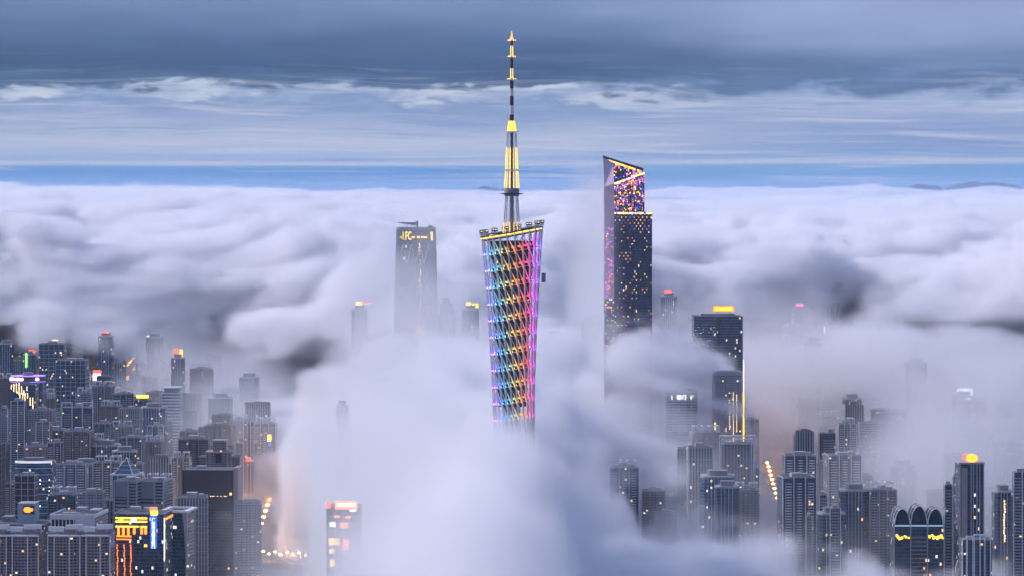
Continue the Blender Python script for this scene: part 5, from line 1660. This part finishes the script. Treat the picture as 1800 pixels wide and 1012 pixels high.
# ---- lit streets
road_m = plain('asphalt', (0.05, 0.05, 0.052), 0.85)
lamp_pole = MB().tube((0, 0, 0), (0, 0, 11), 0.16, 0.1, 6).tube((0, 0, 11), (1.6, 0, 11.6), 0.1, None, 5).mesh('pole', STEEL)
lamp_head = MB().lathe([(0.4, -0.7), (1.2, -0.4), (1.2, 0.3), (0.3, 0.7)], 8).mesh('lamp_head', STREET)
def street(pts, width, spots, label, group, jitter=0.0, big=1.0):
    m = MB()
    for (x0, y0), (x1, y1) in zip(pts[:-1], pts[1:]):
        d = Vector((x1 - x0, y1 - y0, 0)).normalized()
        s = Vector((-d.y, d.x, 0)) * width / 2
        m.poly([(x0 - s.x, y0 - s.y, 0.05), (x0 + s.x, y0 + s.y, 0.05), (x1 + s.x, y1 + s.y, 0.05), (x1 - s.x, y1 - s.y, 0.05)], [(3, 2, 1, 0)])
    o = m.build('road', road_m)
    o['kind'] = 'structure'
    L = sum((Vector(q) - Vector(p)).length for p, q in zip(pts[:-1], pts[1:]))
    for k in range(spots):
        t = (k // 2 + 0.5) / (spots / 2) * L
        for p, q in zip(pts[:-1], pts[1:]):
            seg = (Vector(q) - Vector(p)).length
            if t <= seg:
                c = Vector(p) + (Vector(q) - Vector(p)) * (t / seg)
                d = (Vector(q) - Vector(p)).normalized()
                break
            t -= seg
        s = (-1 if k % 2 else 1) * (width / 2 + 1.5)
        lab = f"amber street lamp, {ORD[k // 2]} from near end, {'left' if s > 0 else 'right'} side of {label}"
        T = thing('street_lamp', lab, 'street lamp', (c.x - d.y * s, c.y + d.x * s, 0), math.atan2(d.y, d.x) + (math.pi / 2 if k % 2 else -math.pi / 2), group)
        link('pole', lamp_pole, T)
        h = link('lamp_head', lamp_head, T, (1.6, 0, 11.2))
        h.scale = (big, big, big)
street([(wx(193, 6900), 6900), (wx(214, 7350), 7350), (wx(243, 8300), 8300)], 26, 28, 'the golden street', 'lamps of the golden street', big=3.0)
street([(wx(1376, 4150), 4150), (wx(1352, 4480), 4480), (wx(1336, 5100), 5100)], 24, 26, 'the bright street', 'lamps of the bright street', big=2.0)
street([(wx(425, 3850), 3850), (wx(440, 4050), 4050), (wx(462, 4500), 4500)], 24, 16, 'the misty street', 'lamps of the misty street', big=2.0)

street([(wx(395, 3830), 3830), (wx(450, 3800), 3800), (wx(530, 3780), 3780), (wx(640, 3760), 3760)], 22, 24, 'the foggy bottom street', 'lamps of the foggy bottom street', big=1.4)
street([(wx(1432, 3480), 3480), (wx(1440, 3800), 3800), (wx(1436, 4300), 4300)], 20, 14, 'the ribbed towers street', 'lamps of the ribbed towers street', big=1.2)
# ---- hills far behind
def hill(px0, px1, ytop, D, seed, depth):
    x0, x1 = wx(px0, D), wx(px1, D)
    n, m = 90, 14
    xs = np.linspace(x0, x1, n)
    zt = wz(ytop, D)
    prof = np.sin(np.linspace(0, math.pi, n)) ** 0.7
    rough = fbm(xs, np.full(n, seed * 137.0), seed, (x1 - x0) / 4, 3)
    V, Fc = [], []
    for j in range(m):
        t = j / (m - 1)
        g = math.sin(math.pi * t) ** 0.9
        r2 = fbm(xs, np.full(n, seed * 137.0 + j * depth / m), seed, (x1 - x0) / 4, 3)
        for i in range(n):
            V.append((xs[i], D - depth / 2 + depth * t, -5 + (zt + 5) * prof[i] * g * (0.55 + 0.75 * r2[i])))
    Fc = [(j * n + i, j * n + i + 1, (j + 1) * n + i + 1, (j + 1) * n + i) for j in range(m - 1) for i in range(n - 1)]
    o = MB().poly(V, Fc).build('hills', HILL)
    o['kind'] = 'structure'
HILL = plain('wooded_hill', (0.035, 0.06, 0.05), 0.95, 0, 0.4, 0.002)
hill(-250, 140, 324, 50000, 5, 7000)
hill(20, 300, 329, 52000, 15, 7000)
hill(760, 960, 331, 44000, 6, 6000)
hill(1500, 1720, 324, 52000, 7, 7000)
hill(1600, 1860, 327, 55000, 12, 7000)
hill(1100, 1540, 384, 15800, 8, 3500)
hill(1560, 1740, 372, 15000, 9, 2500)
# ---------------------------------------------------------------- air
def haze():
    m = bpy.data.materials.new('haze')
    m.use_nodes = True
    t = NT(m.node_tree)
    out = t.N.new('ShaderNodeOutputMaterial')
    v = t.N.new('ShaderNodeVolumePrincipled')
    v.inputs['Color'].default_value = (0.5, 0.68, 0.96, 1)
    v.inputs['Density'].default_value = 1.8e-5
    t.L.new(v.outputs[0], out.inputs['Volume'])
    o = MB().box(-40000, 40000, -2000, 62000, -5, 690).build('haze', m)
    o['kind'] = 'stuff'
haze()
